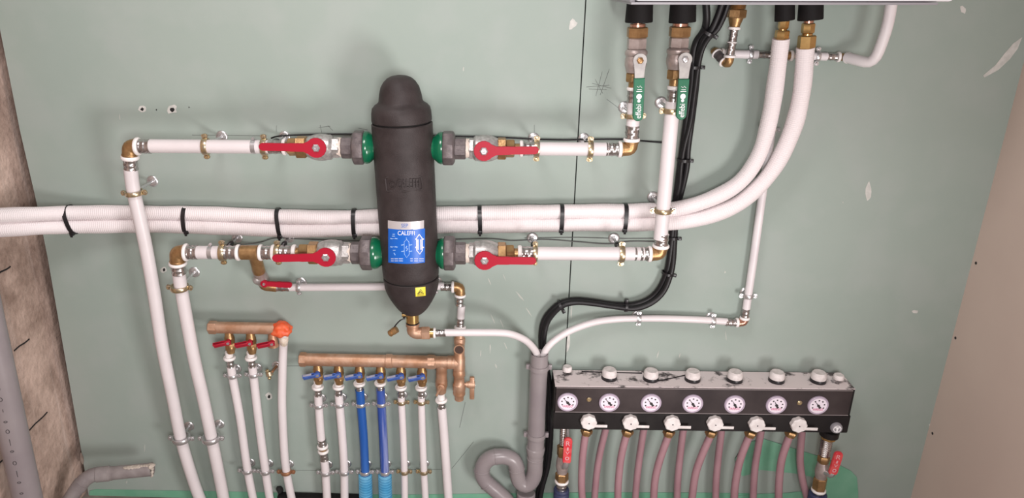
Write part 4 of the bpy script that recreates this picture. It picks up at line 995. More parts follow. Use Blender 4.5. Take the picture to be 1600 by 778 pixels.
clamp(1172.5, 85, TD, VX, 6.8, 'zinc', 'small zinc clamp on the dull pipe left of the inner hose', 6, ear=.7, rosette=False)
clamp(1277, 88, TD, VX, 6.8, 'zinc', 'small zinc clamp right behind the outer hose under the cabinet', 6, ear=.7, rosette=False)
clamp(1205.5, 203, TD, -VD2, 6.6, 'zinc', 'small zinc clamp on thin vertical pipe between the two curved hoses', 6, ear=.7)
clamp(1168.8, 462, TD, -VD2, 6.6, 'zinc', 'small zinc clamp on thin vertical pipe just above its foot elbow', 6, ear=.7)
clamp(998, 497.5, TD, VX, 5.8, 'zinc', 'small zinc clamp on the thin arching pipe, left one of two', 6, ear=.7)
clamp(1114, 501, TD, VX, 5.8, 'zinc', 'small zinc clamp on the thin arching pipe near the copper-coloured elbow', 6, ear=.7)
low = [
    (363.2, 586.5, 'zinc', 'upper zinc clamp on leftmost pipe under the red levers'), (385.9, 735, 'zinc', 'lower zinc clamp on leftmost pipe under the red levers'),
    (396.2, 585, 'zinc', 'upper zinc clamp on second pipe under the red levers'), (414.6, 736, 'zinc', 'lower zinc clamp on second pipe under the red levers'),
    (447, 737, 'rust', 'rusty brown clamp near the floor on the pipe from the orange lump'),
    (498, 633, 'zinc', 'upper zinc clamp on leftmost pipe under the blue levers'), (508.7, 738, 'zinc', 'lower zinc clamp on leftmost pipe under the blue levers'),
    (530.5, 631.5, 'zinc', 'upper zinc clamp on second pipe under the blue levers'), (538, 737, 'zinc', 'lower zinc clamp on second pipe under the blue levers'),
    (563.8, 631, 'zinc', 'upper zinc clamp on the left blue pipe'), (570.4, 737, 'zinc', 'lower zinc clamp on the left blue pipe above its conduit'),
    (595.8, 630.5, 'zinc', 'upper zinc clamp on the right blue pipe'), (601.3, 737, 'zinc', 'lower zinc clamp on the right blue pipe above its conduit'),
    (627.3, 628, 'yzinc', 'upper brass-coloured clamp on white pipe next to the blue pipes'), (631.8, 736.5, 'yzinc', 'lower brass-coloured clamp on white pipe next to the blue pipes'),
    (658.5, 628, 'yzinc', 'upper brass-coloured clamp on white pipe second right of the blue pipes'), (662.2, 736.5, 'yzinc', 'lower brass-coloured clamp on white pipe second right of the blue pipes')]
for x, y, m, lb in low:
    clamp(x, y, PD, VD, 6.7 if not (620 < x < 670) else 5.8, m, lb, 5.5, ear=.78, ros=.95)
# lone clamp halves without a pipe
t = thing('open_pipe_clamp', 'empty brass clamp on the wall between second pipe and orange-ended pipe', 'pipe clamp', P(421, 584, .03))
w0 = P(433, 571, 0); c = P(421, 584, .03)
b = B(); b.lathe(frame(c, Vector((.3, -.3, -1)).normalized(), Vector((1, -1, 0))), [(.0085, -.006), (.0105, -.006), (.0105, .006), (.0085, .006), (.0085, -.006)], 20, cap=False); b.blob(c + Vector((-.004, -.004, .012)), .006, 2, .2, 200); b.blob(c + Vector((0, -.004, -.012)), .0055, 2, .2, 200); obj('band', b, 'yzinc', t)
b = B(); b.cyl(c + Vector((.008, 0, .006)), w0 + Vector((0, -.002, 0)), .004, seg=10); obj('rod', b, 'rust', t)
b = B(); b.lathe(frame(w0, FRONT), [(.0155, .0002), (.0155, .0015), (.0136, .0036), (.011, .0042), (.0055, .003), (0, .006)], 24); obj('rosette', b, 'zinc', t)

# ------------------------------------------------------------------ black cables
def cable(pts, rpx, label, m='cable', r=None, cat='cable', grp='black cables beside the long riser', name='cable'):
    q = [P(*p) for p in pts]; b = B(); b.tube(q, r or RW(rpx, q[len(q) // 2]), 14, step=.01)
    return solo(name, b, m, q[-1].copy(), label, cat, grp)
KD = .03
cable([(1103, 4, .09), (1104, 30, .08), (1100, 48, .065), (1088, 66, .05), (1083, 90, .045), (1081, 130, .04), (1074, 180, .035), (1067, 230, .03), (1061, 275, .025), (1056, 312, .014), (1052.5, 340, .010), (1050, 370, .014), (1046, 405, .02), (1041, 428, .02), (1030, 452, .02), (1013, 468, .02), (990, 476, .02), (960, 476, .02), (925, 471, .02), (899, 469, .02), (876, 474, .02), (860, 487, .02), (850, 502, .02), (846, 522, .02), (847, 550, .012), (852, 590, .012), (856.5, 640, .012), (856, 690, .014), (852, 730, .02), (842, 766, .02), (838, 790, .02)],
      4.6, 'thick black cable running from cabinet down the wall behind the grey drain pipe', r=.0088)
cable([(1128, 6, .09), (1122, 24, .085), (1112, 46, .078), (1099, 62, .065), (1091, 90, .055), (1088, 130, .045), (1082, 180, .04), (1075, 232, .034), (1073, 262, .03), (1066, 295, .02), (1061, 314, .010), (1056, 345, .008), (1054, 372, .014), (1052, 405, .025), (1048, 428, .03), (1037, 455, .034), (1018, 473, .036), (992, 482, .036)][::1] + [(960, 479, .034), (925, 474, .034), (899, 472.5, .034), (879, 477.5, .034), (864.5, 490, .032), (854.5, 505, .03), (850, 526, .03), (850, 550, .014), (857, 590, .02), (861, 640, .024), (860, 690, .03), (856, 728, .03), (847, 762, .03), (842, 790, .03)],
      4.4, 'second black cable alongside the thick one, slightly nearer the viewer', r=.0078)
cable([(1138, 6, .09), (1132, 24, .088), (1121, 46, .084), (1107, 60, .075), (1097, 78, .066), (1091, 104, .058), (1086, 140, .05), (1079, 190, .046), (1069, 230, .04), (1064, 262, .036), (1062, 285, .03), (1059, 300, .024), (1054, 318, .012)],
      3.6, 'thinner black cable ending behind the insulated hoses', r=.0062)
def tie_small(px, py, d, tdir, rr, label):
    c = P(px, py, d); t = thing('cable_tie', label, 'cable tie', c, 'cable ties round the black cables')
    Fm = frame(c, tdir); b = B(); b.lathe(Fm, [(rr, -.0035), (rr + .0014, -.0035), (rr + .0014, .0035), (rr, .0035), (rr, -.0035)], 22, cap=False); obj('strap', b, 'tie', t)
    b = B(); b.box(Fm @ Matrix.Translation((rr + .003, .004, 0)), (-.004, -.004, -.0045), (.006, .004, .0045), .001); obj('lock_head', b, 'tie', t)
tie_small(1106, 50, .075, tangent((1122, 24, .08), (1090, 70, .06)), .017, 'black cable tie where the cables join below the cabinet')
tie_small(1085, 105, .05, DWN, .015, 'black cable tie on the cables right of the paler green valve body')
tie_small(1068, 250, .034, tangent((1074, 210, .03), (1064, 280, .03)), .015, 'black cable tie on the cables above the hoses')
tie_small(1051, 372, .014, tangent((1052, 350, .01), (1048, 400, .02)), .0135, 'black cable tie on the cables just below the hoses')
tie_small(1043, 427, .025, tangent((1050, 405, .02), (1035, 450, .02)), .0145, 'black cable tie on the cables right of the lower elbow')
tie_small(978, 478.5, .028, VX, .0145, 'black cable tie at the middle of the horizontal cable stretch')
tie_small(876, 477, .027, tangent((899, 470, .02), (860, 487, .02)), .0145, 'black cable tie where the cables turn down to the funnel pipe')
# sensor wires
cable([(424, 216, .03), (440, 212, .01), (500, 210, .004), (560, 209.5, .004), (640, 211, .004), (720, 213, .004), (800, 215.5, .004), (838, 217.5, .004), (880, 218.5, .004), (912, 218, .006), (960, 217.5, .004), (990, 219, .004), (1036, 223, .004)], 1, 'thin black sensor wire along the upper pipe row', r=.0022, grp='thin sensor wires', name='sensor_wire')
cable([(350, 382, .02), (400, 380, .004), (430, 372, .004), (470, 373.5, .004), (540, 376, .004), (640, 376, .003), (760, 373, .003), (800, 376, .003), (850, 374, .003), (900, 377.5, .003), (950, 381, .003), (985, 377, .003), (1024, 377.5, .003)], 1, 'thin grey sensor wire along the lower pipe row', m='wire', r=.0013, grp='thin sensor wires', name='sensor_wire')
cable([(820, 372, .002), (900, 371, .002), (960, 372.5, .002), (1026, 372.5, .002)], 1, 'short thin grey wire under the hoses at right', m='wire', r=.0009, grp='thin sensor wires', name='sensor_wire')
for px, py, d, lb in ((428, 213, .055, 'black tape wound on the clamp rod above the upper left lever'), (357, 385, .06, 'black tape wound on clamp rod left of the brass tee'), (440, 382, .06, 'black tape wound on the clamp rod above the lower left lever'), (836, 223, .06, 'black tape wound on clamp rod above upper right lever tip'), (918, 221, .06, 'black tape wound on the clamp rod right of the board joint'), (969, 382, .06, 'black tape wound on clamp rod near lower right elbow'), (834, 382, .06, 'black tape wound on clamp rod above lower right lever tip')):
    ref = {428: (413, 229.5), 357: (348, 394.5), 440: (434, 394.8), 836: (838.5, 232.3), 918: (922, 233), 969: (971, 396.5), 834: (836, 395.9)}[px]
    c0 = P(*ref, DR); w0 = Vector((c0.x + (.02 if px == 428 else 0), 0, c0.z)); c = c0.lerp(w0, .42); e = c0.lerp(w0, .66)
    b = B(); b.lathe(frame(c, e - c), [(.0046, 0), (.0072, .002), (.0064, .009), (.0076, .015), (.0066, .022), (.0046, (e - c).length)], 14)
    solo('tape_wrap', b, 'tie', c.copy(), lb, 'tape', 'black tape wraps on clamp rods')

# ------------------------------------------------------------------ grey drain pipes
GD = .055
gp = thing('drain_pipe', 'grey funnel pipe with S-shaped trap right of the long manifold', 'pipe', P(836, 700, GD))
k = depth(P(840, 640, GD)) / F
L = Ln((843, 552), (836.6, 704), GD, ax='y')
b = B(); p, q = L.at(552), L.at(704); Lg_ = (q - p).length; R_ = 13.4 * k
b.lathe(frame(p, q - p), [(R_ * .9, .06), (R_ * .92, 0), (R_, 0), (R_, Lg_)], 32, cap=False); obj('standpipe', b, 'pvc', gp)
b = B(); b.lathe(frame(L.at(699), L.dir()), [(R_ * 1.0, -.002), (R_ * 1.1, 0), (R_ * 1.12, .004), (R_ * 1.02, .022)], 32); 
tp = [(836.6, 700), (836, 725), (835, 740), (830, 752), (821, 757.5), (812, 752), (808, 740), (806.5, 728), (801, 718), (791, 713.5), (780, 713), (768, 715), (757.5, 723), (753, 736), (756, 748), (765, 758), (777, 768), (792, 783), (800, 800)]
b.tube([P(x, y, GD) for x, y in tp], R_ * .94, 28, step=.006); obj('trap', b, 'pvc', gp)
for (a_, c_) in (((774, 713.6), (779, 713)), ((753, 733), (753.4, 738)), ((807, 731), (807.8, 736)), ((760, 753.5), (764, 757)), ((836.3, 715), (836, 719))):
    b = B(); p, q = P(*a_, GD), P(*c_, GD); b.cyl(p, p + (q - p).normalized() * .004, R_ * 1.0, seg=28, bev=.0008); obj('socket_ring', b, 'pvc', gp)
b = B(); b.cyl(P(822, 769, GD - .01), P(821, 800, GD - .01), R_ * 1.15, seg=28, bev=.003)
solo('floor_drain_socket', b, 'pvc', P(821, 800, GD - .01), 'grey pipe socket at the floor under the trap bend', 'pipe fitting')
for y, lb in ((573, 'grey plastic pipe clip near the top of the funnel pipe'), (679, 'grey plastic pipe clip above the trap of the funnel pipe')):
    c = L.at(y); Fm = frame(c, L.dir()); b = B(); w = 3.6 * k
    b.lathe(Fm, [(R_, -w), (R_ * 1.12, -w), (R_ * 1.14, 0), (R_ * 1.12, w), (R_, w), (R_, -w)], 30, cap=False)
    for sg in (-1, 1): b.box(Fm @ Matrix.Translation((sg * R_ * 1.22, 0, 0)), (-.006, -.007, -w * 1.1), (.006, .004, w * 1.1), .0015)
    b.cyl(c + Vector((0, R_, 0)), Vector((c.x, -.001, c.z)), .006, seg=12)
    solo('pipe_clip', b, 'pvc', c.copy(), lb, 'pipe clip', 'grey plastic pipe clips')
# big grey pipe at far left
LD = .34
bp_ = thing('soil_pipe', 'big grey pipe rising along the brown wall at far left', 'pipe', P(55, 800, LD))
L = Ln((-36, 420), (48, 800), LD, ax='y'); R_ = RW(21.3, L.at(700)); b = B(); e0_ = L.at(-700); e1_ = L.at(800); e1_ = e0_ + (e1_ - e0_) * ((e0_.z - .001) / (e0_.z - e1_.z)); b.cyl(e0_, e1_, R_, seg=36); obj('tube', b, 'pvc', bp_)
b = B(); Fz = frame(L.at(700), L.dir(), CAM - L.at(700))
for i in range(18):
    z = -.28 + .03 * i + random.uniform(-.005, .005); a = math.radians(18); wz = random.choice((.004, .006, .009))
    s_ = 1 if (Fz.to_3x3() @ Vector((1, 0, 0))).x > 0 else -1
    Fq = Fz @ Matrix.Rotation(s_ * a, 4, 'Z') @ Matrix.Translation((0, R_, z))
    pts = [Fq @ Vector((.004 * math.cos(t_), .0002, wz * .6 * math.sin(t_))) for t_ in [2 * PI * j / 8 for j in range(9)]]
    if i % 3 == 2: pts = [Fq @ Vector((0, .0002, -wz)), Fq @ Vector((0, .0002, wz))]
    b.tube(pts, .0007, 5, smooth=False)
obj('printed_marks', b, 'black', bp_)
# broken grey pipe bend
gb = thing('broken_drain_pipe', 'dusty grey elbow pipe with a broken cement-crusted end at lower left', 'pipe', P(112, 800, .12))
R_ = RW(10.5, P(190, 740, .1)); b = B()
b.tube([Vector((P(100, 800, .17).x, -.17, .002)), P(98, 800, .162), P(112, 776, .15), P(126, 756, .135), P(142, 743.5, .12), P(160, 740, .11), P(176, 739.5, .105)], R_ * 1.05, 24, step=.006)
b.cyl(P(150, 741.5, .115), P(172, 739.5, .106), R_ * 1.14, seg=24, bev=.002); b.tube([P(128, 754, .133), P(122, 762, .139)], R_ * 1.12, 24, smooth=False); obj('elbow', b, 'pvc_old', gb)
b = B(); p, q = P(172, 739.5, .106), P(238, 733, .095); L_ = (q - p).length
b.lathe(frame(p, q - p), [(R_, 0), (R_, L_), (R_ * .82, L_), (R_ * .82, L_ * .7)], 24, cap=False); obj('spigot', b, 'pvc_old', gb)
b = B()
for i in range(9):
    u = i / 8; c = p.lerp(q, .42 + .58 * u) + Vector((0, -.004, R_ * .86)); b.blob(c, .006 + .003 * random.random(), 2, .4, 200, (1.6, 1.1, .55))
for i in range(5):
    a = 1.2 - i * .55; c = q + Vector((0, -R_ * math.sin(abs(a) * .6) * .8, R_ * .9 * math.sin(a))); b.blob(c, .0055, 2, .5, 210, (.9, 1, 1))
obj('cement_crust', b, 'cement', gb, 'dried cement on the broken end')
# rubble along the left wall base
for i, (x, y, r, lb) in enumerate(((85, 772, .02, 'brown rubble lump at the foot of the left wall beside big grey pipe'), (128, 716, .012, 'small brown mortar lump stuck at the corner edge above the broken pipe'))):
    c = P(x, y, .05 if i == 0 else .004); b = B()
    if i == 0: c.z = .014
    b.blob(c, r, 3, .5, 50, (1.7, 1, .8) if i == 0 else (.35, .5, 1.9)); solo('mortar_lump', b, 'rubble', c.copy(), lb, 'rubble')

# ------------------------------------------------------------------ ground-source manifold
MFD, MBK = .105, .012
fl, fr_, bl_, br_ = P(866.5, 604, MFD), P(1338.5, 609, MFD), P(864.5, 670.5, MFD), P(1324, 676.5, MFD)
x0 = (fl.x + bl_.x) / 2; x1 = (fr_.x + br_.x) / 2
def tl(x): return fl.z + (fr_.z - fl.z) * (x - fl.x) / (fr_.x - fl.x)
def bz(x): return bl_.z + (br_.z - bl_.z) * (x - bl_.x) / (br_.x - bl_.x)
mf = thing('brine_manifold', 'black ground-loop manifold box with seven gauges and pink pipes', 'manifold', Vector(((x0 + x1) / 2, -.06, bz((x0 + x1) / 2))))
def slab(name, m, xa, xb, ta, tb, dn, df, label=None, bev=.003):
    """part of the box between fractions ta..tb of its height (0 bottom, 1 top)"""
    def z(x, t): return bz(x) + (tl(x) - bz(x)) * t
    b = B(); pts = []
    for d in (df, dn):
        pts += [Vector((xa, -d, z(xa, ta))), Vector((xb, -d, z(xb, ta))), Vector((xb, -d, z(xb, tb))), Vector((xa, -d, z(xa, tb)))]
    b.hexa(pts)
    if bev: bmesh.ops.bevel(b.bm, geom=list(b.bm.edges), offset=bev, segments=2, affect='EDGES')
    return obj(name, b, m, mf, label)
slab('housing', 'box', x0, x1, 0, .985, MBK, MFD - .004)
slab('front_skirt', 'box', x0, x1, 0, .40, MFD - .006, MFD, bev=.0015)
pnl = slab('cover_strip', 'panel', x0 + .004, x1 - .008, .405, .975, MFD - .006, MFD - .001, 'smoked brown front strip with gauges', bev=.0008)
for ta, tb in ((.402, .418), (.965, .978)):
    slab('cover_edge', 'edge', x0 + .004, x1 - .008, ta, tb, MFD - .003, MFD - .0004, bev=0)
slab('dusty_lid', 'dusty_top', x0 + .001, x1 - .001, .985, 1.0, MBK, MFD - .003, 'lid covered in plaster dust', bev=.0006)
def fpt(px, py, d=MFD): return P(px, py, d)
for i, (gx, gy, ang) in enumerate(((886.8, 627.5, 132), (951.8, 628.3, 132), (1017, 629, 128), (1082, 630, 126), (1147.4, 631.2, 122), (1212.4, 631.9, 118), (1277.6, 632.5, 128))):
    c = fpt(gx, gy, MFD - .001); k = depth(c) / F; Fm = Matrix.Translation(c) @ Matrix.Rotation(PI / 2, 4, 'X')     # local z towards the viewer, local y up
    b = B(); b.lathe(Fm, [(16 * k, 0), (16 * k, .004), (15 * k, .0062), (13.6 * k, .0062), (13 * k, .0045)], 36); g = obj('gauge', b, 'bezel', mf, 'round thermometer gauge with lavender rim')
    b = B(); b.lathe(Fm, [(13.3 * k, .0044), (13.3 * k, .0048)], 36); obj('dial', b, 'dial', g)
    a = math.radians(ang); u = Vector((math.cos(a), math.sin(a), 0))
    b = B(); b.prism(Fm, [(u.x * 10 * k, u.y * 10 * k), (-u.y * 1.0 * k, u.x * 1.0 * k), (-u.x * 5.5 * k - u.y * 1.9 * k, -u.y * 5.5 * k + u.x * 1.9 * k), (-u.x * 5.5 * k + u.y * 1.9 * k, -u.y * 5.5 * k - u.x * 1.9 * k), (u.y * 1.0 * k, -u.x * 1.0 * k)], .0052, .0062); b.lathe(Fm, [(2.2 * k, .005), (2.2 * k, .0072)], 12); obj('needle', b, 'black', g)
    b = B()
    for s_ in range(7):
        a = math.radians(205 - 230 * s_ / 6); b.box(Fm @ Matrix.Rotation(a, 4, 'Z') @ Matrix.Translation((9.2 * k, 0, 0)), (-1.0 * k, -1.1 * k, .0047), (1.0 * k, 1.1 * k, .0053))
    obj('tick_marks', b, 'black', g)
    b = B(); add_text(b, 'VAREGO', boxmap(Fm, -8 * k, 8 * k, -8.6 * k, -4.6 * k, .0049), .0006); obj('gauge_lettering', b, 'pinkprint', g)
for x, y in ((920.4, 624.4), (1249.4, 629.5)):
    c = fpt(x, y); k = depth(c) / F; b = B(); b.lathe(frame(c, FRONT), [(4 * k, -.002), (4 * k, .001), (2.6 * k, .003), (1.4 * k, .003), (1.2 * k, .0018), (0, .0018)], 16); obj('cover_screw', b, 'yzinc', mf, 'pale brass cover screw')
# knobs on the lid
def lidz(x): return tl(x)
for i, (kx, ky, kr, kh) in enumerate(((885.7, 581, 7.6, 11.5), (951.5, 590, 11.3, 15), (1016.5, 591.5, 11.3, 15), (1081.7, 592.5, 11.3, 15), (1147.4, 593.3, 11.3, 15), (1212.7, 594, 11.3, 15), (1277.7, 594.6, 11.3, 15), (1309, 594.5, 8, 11))):
    dd = .05
    c = P(kx, ky + 2.5, dd); k = depth(c) / F; c.z = lidz(c.x) - .001
    # slide in depth so that its foot sits on the lid
    r = ray(kx, ky + 1.5); s_ = (c.z - CAM.z) / r.z; c = CAM + r * s_
    c.y = min(-.03, max(-.085, c.y))
    b = B(); h = kh * k * 1.12; rr = kr * k
    prof = [(rr * .98, .009), (rr, .011), (rr, h * .7), (rr * .95, h * .88), (rr * .8, h), (rr * .45, h * .985), (0, h * .97)]
    b.lathe(Matrix.Translation(c), prof, 18 if kr > 9 else 20); kb = obj('lid_knob', b, 'knobd', mf, 'dusty white cap on the lid')
    if kr > 9:
        b = B(); b.lathe(Matrix.Translation(c), [(rr * 1.05, 0), (rr * 1.08, .003), (rr * 1.02, .0105)], 24); obj('collar', b, 'tie', kb, 'black collar')
# a loose stick lying across the lid knobs
for pts, lb in (([(909, 580.5), (935, 581.2), (1003, 583)], 'thin dark strip lying along the back of the dusty manifold lid'), ([(1024, 596), (1048, 591), (1071, 586)], 'thin dark strip lying askew on the dusty manifold lid')):
    q = []
    for x, y in pts:
        r = ray(x, y); z = tl(P(x, y, .05).x) + .0016; q.append(CAM + r * ((z - CAM.z) / r.z))
    b = B(); b.tube(q, .0016, 6, smooth=False); solo('plastic_strip', b, 'cable', q[0].copy(), lb, 'strip')
# white flow knobs with pointer tabs, brass nuts underneath
KX = ((919.3, 656.8), (984.4, 657.6), (1049.3, 658.6), (1115.8, 659.2), (1180.7, 660.5), (1246, 661.2))
for i, (x, y) in enumerate(KX):
    c = fpt(x, y, MFD); k = depth(c) / F; Fm = Matrix.Translation(c) @ Matrix.Rotation(PI / 2, 4, 'X')
    o = [((12.0 + .5 * math.cos(8 * a)) * k * math.cos(a), (12.0 + .5 * math.cos(8 * a)) * k * math.sin(a)) for a in [2 * PI * j / 48 for j in range(48)]]
    b = B(); b.prism(Fm, o, -.001, .016, .0025); kn = obj('flow_knob', b, 'knobw', mf, 'white flow knob')
    b = B(); b.box(Fm, (2 * k, -7.0 * k, .012), (28.5 * k, -2.6 * k, .0155), .0006); obj('pointer_tab', b, 'knobw', kn)
    b = B(); b.lathe(Fm, [(1.1 * k, .0158), (1.1 * k, .0164), (0, .0164)], 10); obj('center_mark', b, 'black', kn)
c = fpt(1306, 667.4, MFD); k = depth(c) / F; Fm = Matrix.Translation(c) @ Matrix.Rotation(PI / 2, 4, 'X')
b = B(); b.lathe(Fm, [(9 * k, -.002), (9 * k, .006), (7.6 * k, .010), (6.6 * k, .0102), (6.2 * k, .0092), (0, .0092)], 30); bd_ = obj('end_cap', b, 'grey_trim', mf, 'dark grey round end cap')
b = B()
b.lathe(Fm @ Matrix.Translation((0, 0, .0093)), [(4.9 * k, 0), (6.0 * k, 0), (6.0 * k, .0004), (4.9 * k, .0004), (4.9 * k, 0)], 28, cap=False)
b.prism(Fm, [(-4.4 * k, 3.4 * k), (-4.4 * k, 1.6 * k), (4.4 * k, 1.6 * k), (4.4 * k, 3.4 * k)][::1], .0094, .0098)
b.prism(Fm, [(-1.7 * k, 1.8 * k), (-.9 * k, -4.8 * k), (.9 * k, -4.8 * k), (1.7 * k, 1.8 * k)], .0094, .0099); obj('emblem', b, 'white_p', bd_, 'white T-shaped emblem')
FRD, BKD = .078, .042
frontp = [[(917, 674), (914, 684), (910, 717), (908.6, 756), (910, 781), (911, 800)], [(981, 675), (977.5, 684), (970, 717), (966, 756), (965.5, 781), (965.5, 800)], [(1045.5, 676), (1043, 684), (1030.5, 720), (1023.5, 750), (1021.3, 781), (1021, 800)],
          [(1111.5, 676), (1108.5, 684), (1095.6, 714), (1086.5, 742), (1081, 781), (1079, 800)], [(1173.5, 677), (1169.5, 684), (1156, 720), (1149, 756), (1147, 781), (1146, 800)], [(1236.5, 677), (1232.5, 684), (1221.6, 717), (1217.5, 750), (1216.5, 781), (1216.5, 800)]]
backp = [[(947, 668), (945, 676), (938, 705), (932.4, 739), (928.8, 781), (928, 800)], [(1007, 668), (1005, 676), (999.7, 711), (995.5, 745), (992.5, 781), (991.5, 800)], [(1069, 669), (1067, 676), (1062.7, 711), (1059, 750), (1057.8, 781), (1057.5, 800)],
         [(1127.5, 669), (1126.4, 680), (1122, 717), (1119, 750), (1118, 781), (1117.6, 800)], [(1189.5, 670), (1188, 680), (1181, 720), (1178, 750), (1176.6, 781), (1176, 800)], [(1253.5, 670), (1252.3, 682), (1250, 717), (1253.6, 748), (1262, 781), (1267, 800)]]
ordn = ['leftmost', 'second from left', 'third from left', 'fourth from left', 'fifth from left', 'rightmost']
for i, q in enumerate(frontp):
    pipe(q, 5.4, 'pink', 'pink pipe under a brass nut, %s of the six front pink pipes' % ordn[i], 'pink ground-loop pipes', d=FRD, name='brine_pipe', r=.0107)
    c = P(q[0][0], q[0][1] - 2, FRD); k = depth(c) / F; e = P(*q[1], FRD); b = B(); hexnut_(b, c + (c - e).normalized() * .004, c + (e - c).normalized() * 6 * k, 9.3 * k, .2); b.cyl(c, c + (e - c).normalized() * 8 * k, 7.4 * k, seg=20, bev=.001); obj('loop_nut', b, 'brass', mf, 'brass nut over a pink pipe')
for i, q in enumerate(backp):
    pipe(q, 5.0, 'pink', 'pink pipe nearer the wall, %s of the six rear pink pipes' % ordn[i], 'pink ground-loop pipes', d=BKD, name='brine_pipe', r=.0103)

def feed_valve(L, ys, lever, label, tube_r, m_body, slant=False):
    y0, y1, y2, y3, y4, y5, y6, y7 = ys; c = L.at(y3); k = depth(c) / F
    t = thing('feed_valve', label, 'valve', c, 'red-handled feed valves')
    p, q = L.at(y0), L.at(y1); L_ = (q - p).length; prof = []; n = 11
    for i in range(n): prof += [(tube_r * k, L_ * (i + .1) / n), (tube_r * .86 * k, L_ * (i + .6) / n)]
    b = B(); b.lathe(frame(p, q - p), prof, 22); obj('threaded_tube', b, 'steel', t)
    b = B(); p, q = L.at(y1), L.at(y2); hexnut_(b, p, q, 9 * k, .3); obj('upper_nut', b, 'brass', t, 'brass nut')
    p, q = L.at(y2), L.at(y4); L_ = (q - p).length; b = B()
    b.lathe(frame(p, q - p), [(7.6 * k, 0), (8.4 * k, L_ * .1), (9.6 * k, L_ * .4), (10 * k, L_ * .6), (8.8 * k, L_ * .85), (8 * k, L_)], 22); obj('body', b, m_body, t)
    b = B(); p, q = L.at(y4), L.at(y5); hexnut_(b, p, q, 10.4 * k, .1); obj('lower_nut', b, 'brass', t, 'brass nut')
    b = B(); ring_(b, L.at(y5 + 1.5), L.dir(), 11 * k, 4.4 * k); obj('ring', b, 'ring', t)
    b = B(); sleeve_(b, L.at(y5 + 3), L.at(y6 + 3), 8.4 * k); obj('sleeve', b, 'steel', t)
    (ax, ay), (bx, by) = lever; dl = L.d + .035
    A_, B_ = P(ax, ay, dl), P(bx, by, dl); Fm = frame(A_, FRONT, B_ - A_); Lh = (B_ - A_).length; w = 6.4 * k
    b = B(); b.prism(Fm, rrect(2 * w, Lh, w * .8) if False else [(x, y + Lh / 2) for x, y in rrect(2 * w, Lh, w * .85)], -.004, .004, .0015); lv = obj('handle', b, 'red2', t, 'red plastic handle')
    st_ = L.at((y3 + y4) / 2) if not slant else L.at(y3 + 2)
    b = B(); b.tube([st_, P(ax, ay, dl).lerp(st_, .3) + FRONT * .008, A_ + (B_ - A_).normalized() * .006], 4.4 * k, 12); obj('stem', b, 'zinc', t)
    Fp = Fm @ Matrix.Translation((0, 0, .0042)); b = B()
    lets = (('R', .72, .90), ('I', .54, .66), ('V', .38, .5))
    up_ = 1 if (B_ - A_).z > 0 else -1
    for ch, f0, f1 in lets:
        add_text(b, ch, lambda u, v, h, f0=f0, f1=f1: Fp @ Vector(((u - .5) * w * (1.0 if ch != 'I' else .4) * flip, Lh * (f0 + (f1 - f0) * v), h)), .0003)
    b.lathe(Fp @ Matrix.Translation((0, Lh * .23, 0)), [(w * .28, 0), (w * .5, 0), (w * .5, .0003), (w * .28, .0003), (w * .28, 0)], 16, cap=False)
    obj('handle_print', b, 'pale_pink', lv, 'pale lettering on the handle')
# orientation of letters: local x of the handle frame seen from the front
_t = frame(Vector(), FRONT, Vector((0, 0, 1)))
flip = 1 if (_t.to_3x3() @ Vector((1, 0, 0))).x > 0 else -1
feed_valve(Ln((880.5, 668), (877, 770), .07, ax='y'), (666, 696, 712, 722, 738, 750, 762, 770), ((885.2, 724), (888, 684)), 'valve with red handle under the left end of the black manifold box', 5.6, 'pinknickel')
feed_valve(Ln((1293.5, 676), (1278, 772), .07, ax='y'), (680, 712, 722, 732, 746, 764, 768, 775), ((1300, 742), (1311.5, 706)), 'valve with red handle under the right end of the black manifold box', 9, 'pinknickel', True)
c = P(1296, 676, .07); k = depth(c) / F
b = B(); b.cyl(P(1297, 672, .07), P(1294.8, 681, .07), 14 * k, seg=24, bev=.002); obj('outlet_collar', b, 'box', mf); b = B(); b.cyl(P(1294.8, 681, .07), P(1294, 685, .07), 11 * k, seg=24, bev=.001); obj('outlet_washer', b, 'brass_new', mf)
b = B(); p = P(887, 668, .06); b.cyl(p, P(887, 690, .06), 2.6 * k, seg=12); obj('sensor_rod', b, 'zinc', mf)
for (a_, c_, r_, lb) in (((877.2, 763), (876, 800), 12.2, 'navy foam sleeve below the left red-handled feed valve'), ((1278.3, 770), (1272, 802), 13.5, 'navy foam sleeve below the right red-handled feed valve')):
    p, q = P(*a_, .07), P(*c_, .07); k = depth(p) / F; L_ = (q - p).length
    b = B(); b.lathe(frame(p, q - p), [(r_ * .6 * k, .004), (r_ * .62 * k, 0), (r_ * .92 * k, 0), (r_ * k, .004), (r_ * k, .010), (r_ * .95 * k, .012), (r_ * k, .014), (r_ * k, L_)], 28); solo('foam_sleeve', b, 'navy', q.copy(), lb, 'foam sleeve', 'navy foam sleeves at the floor')

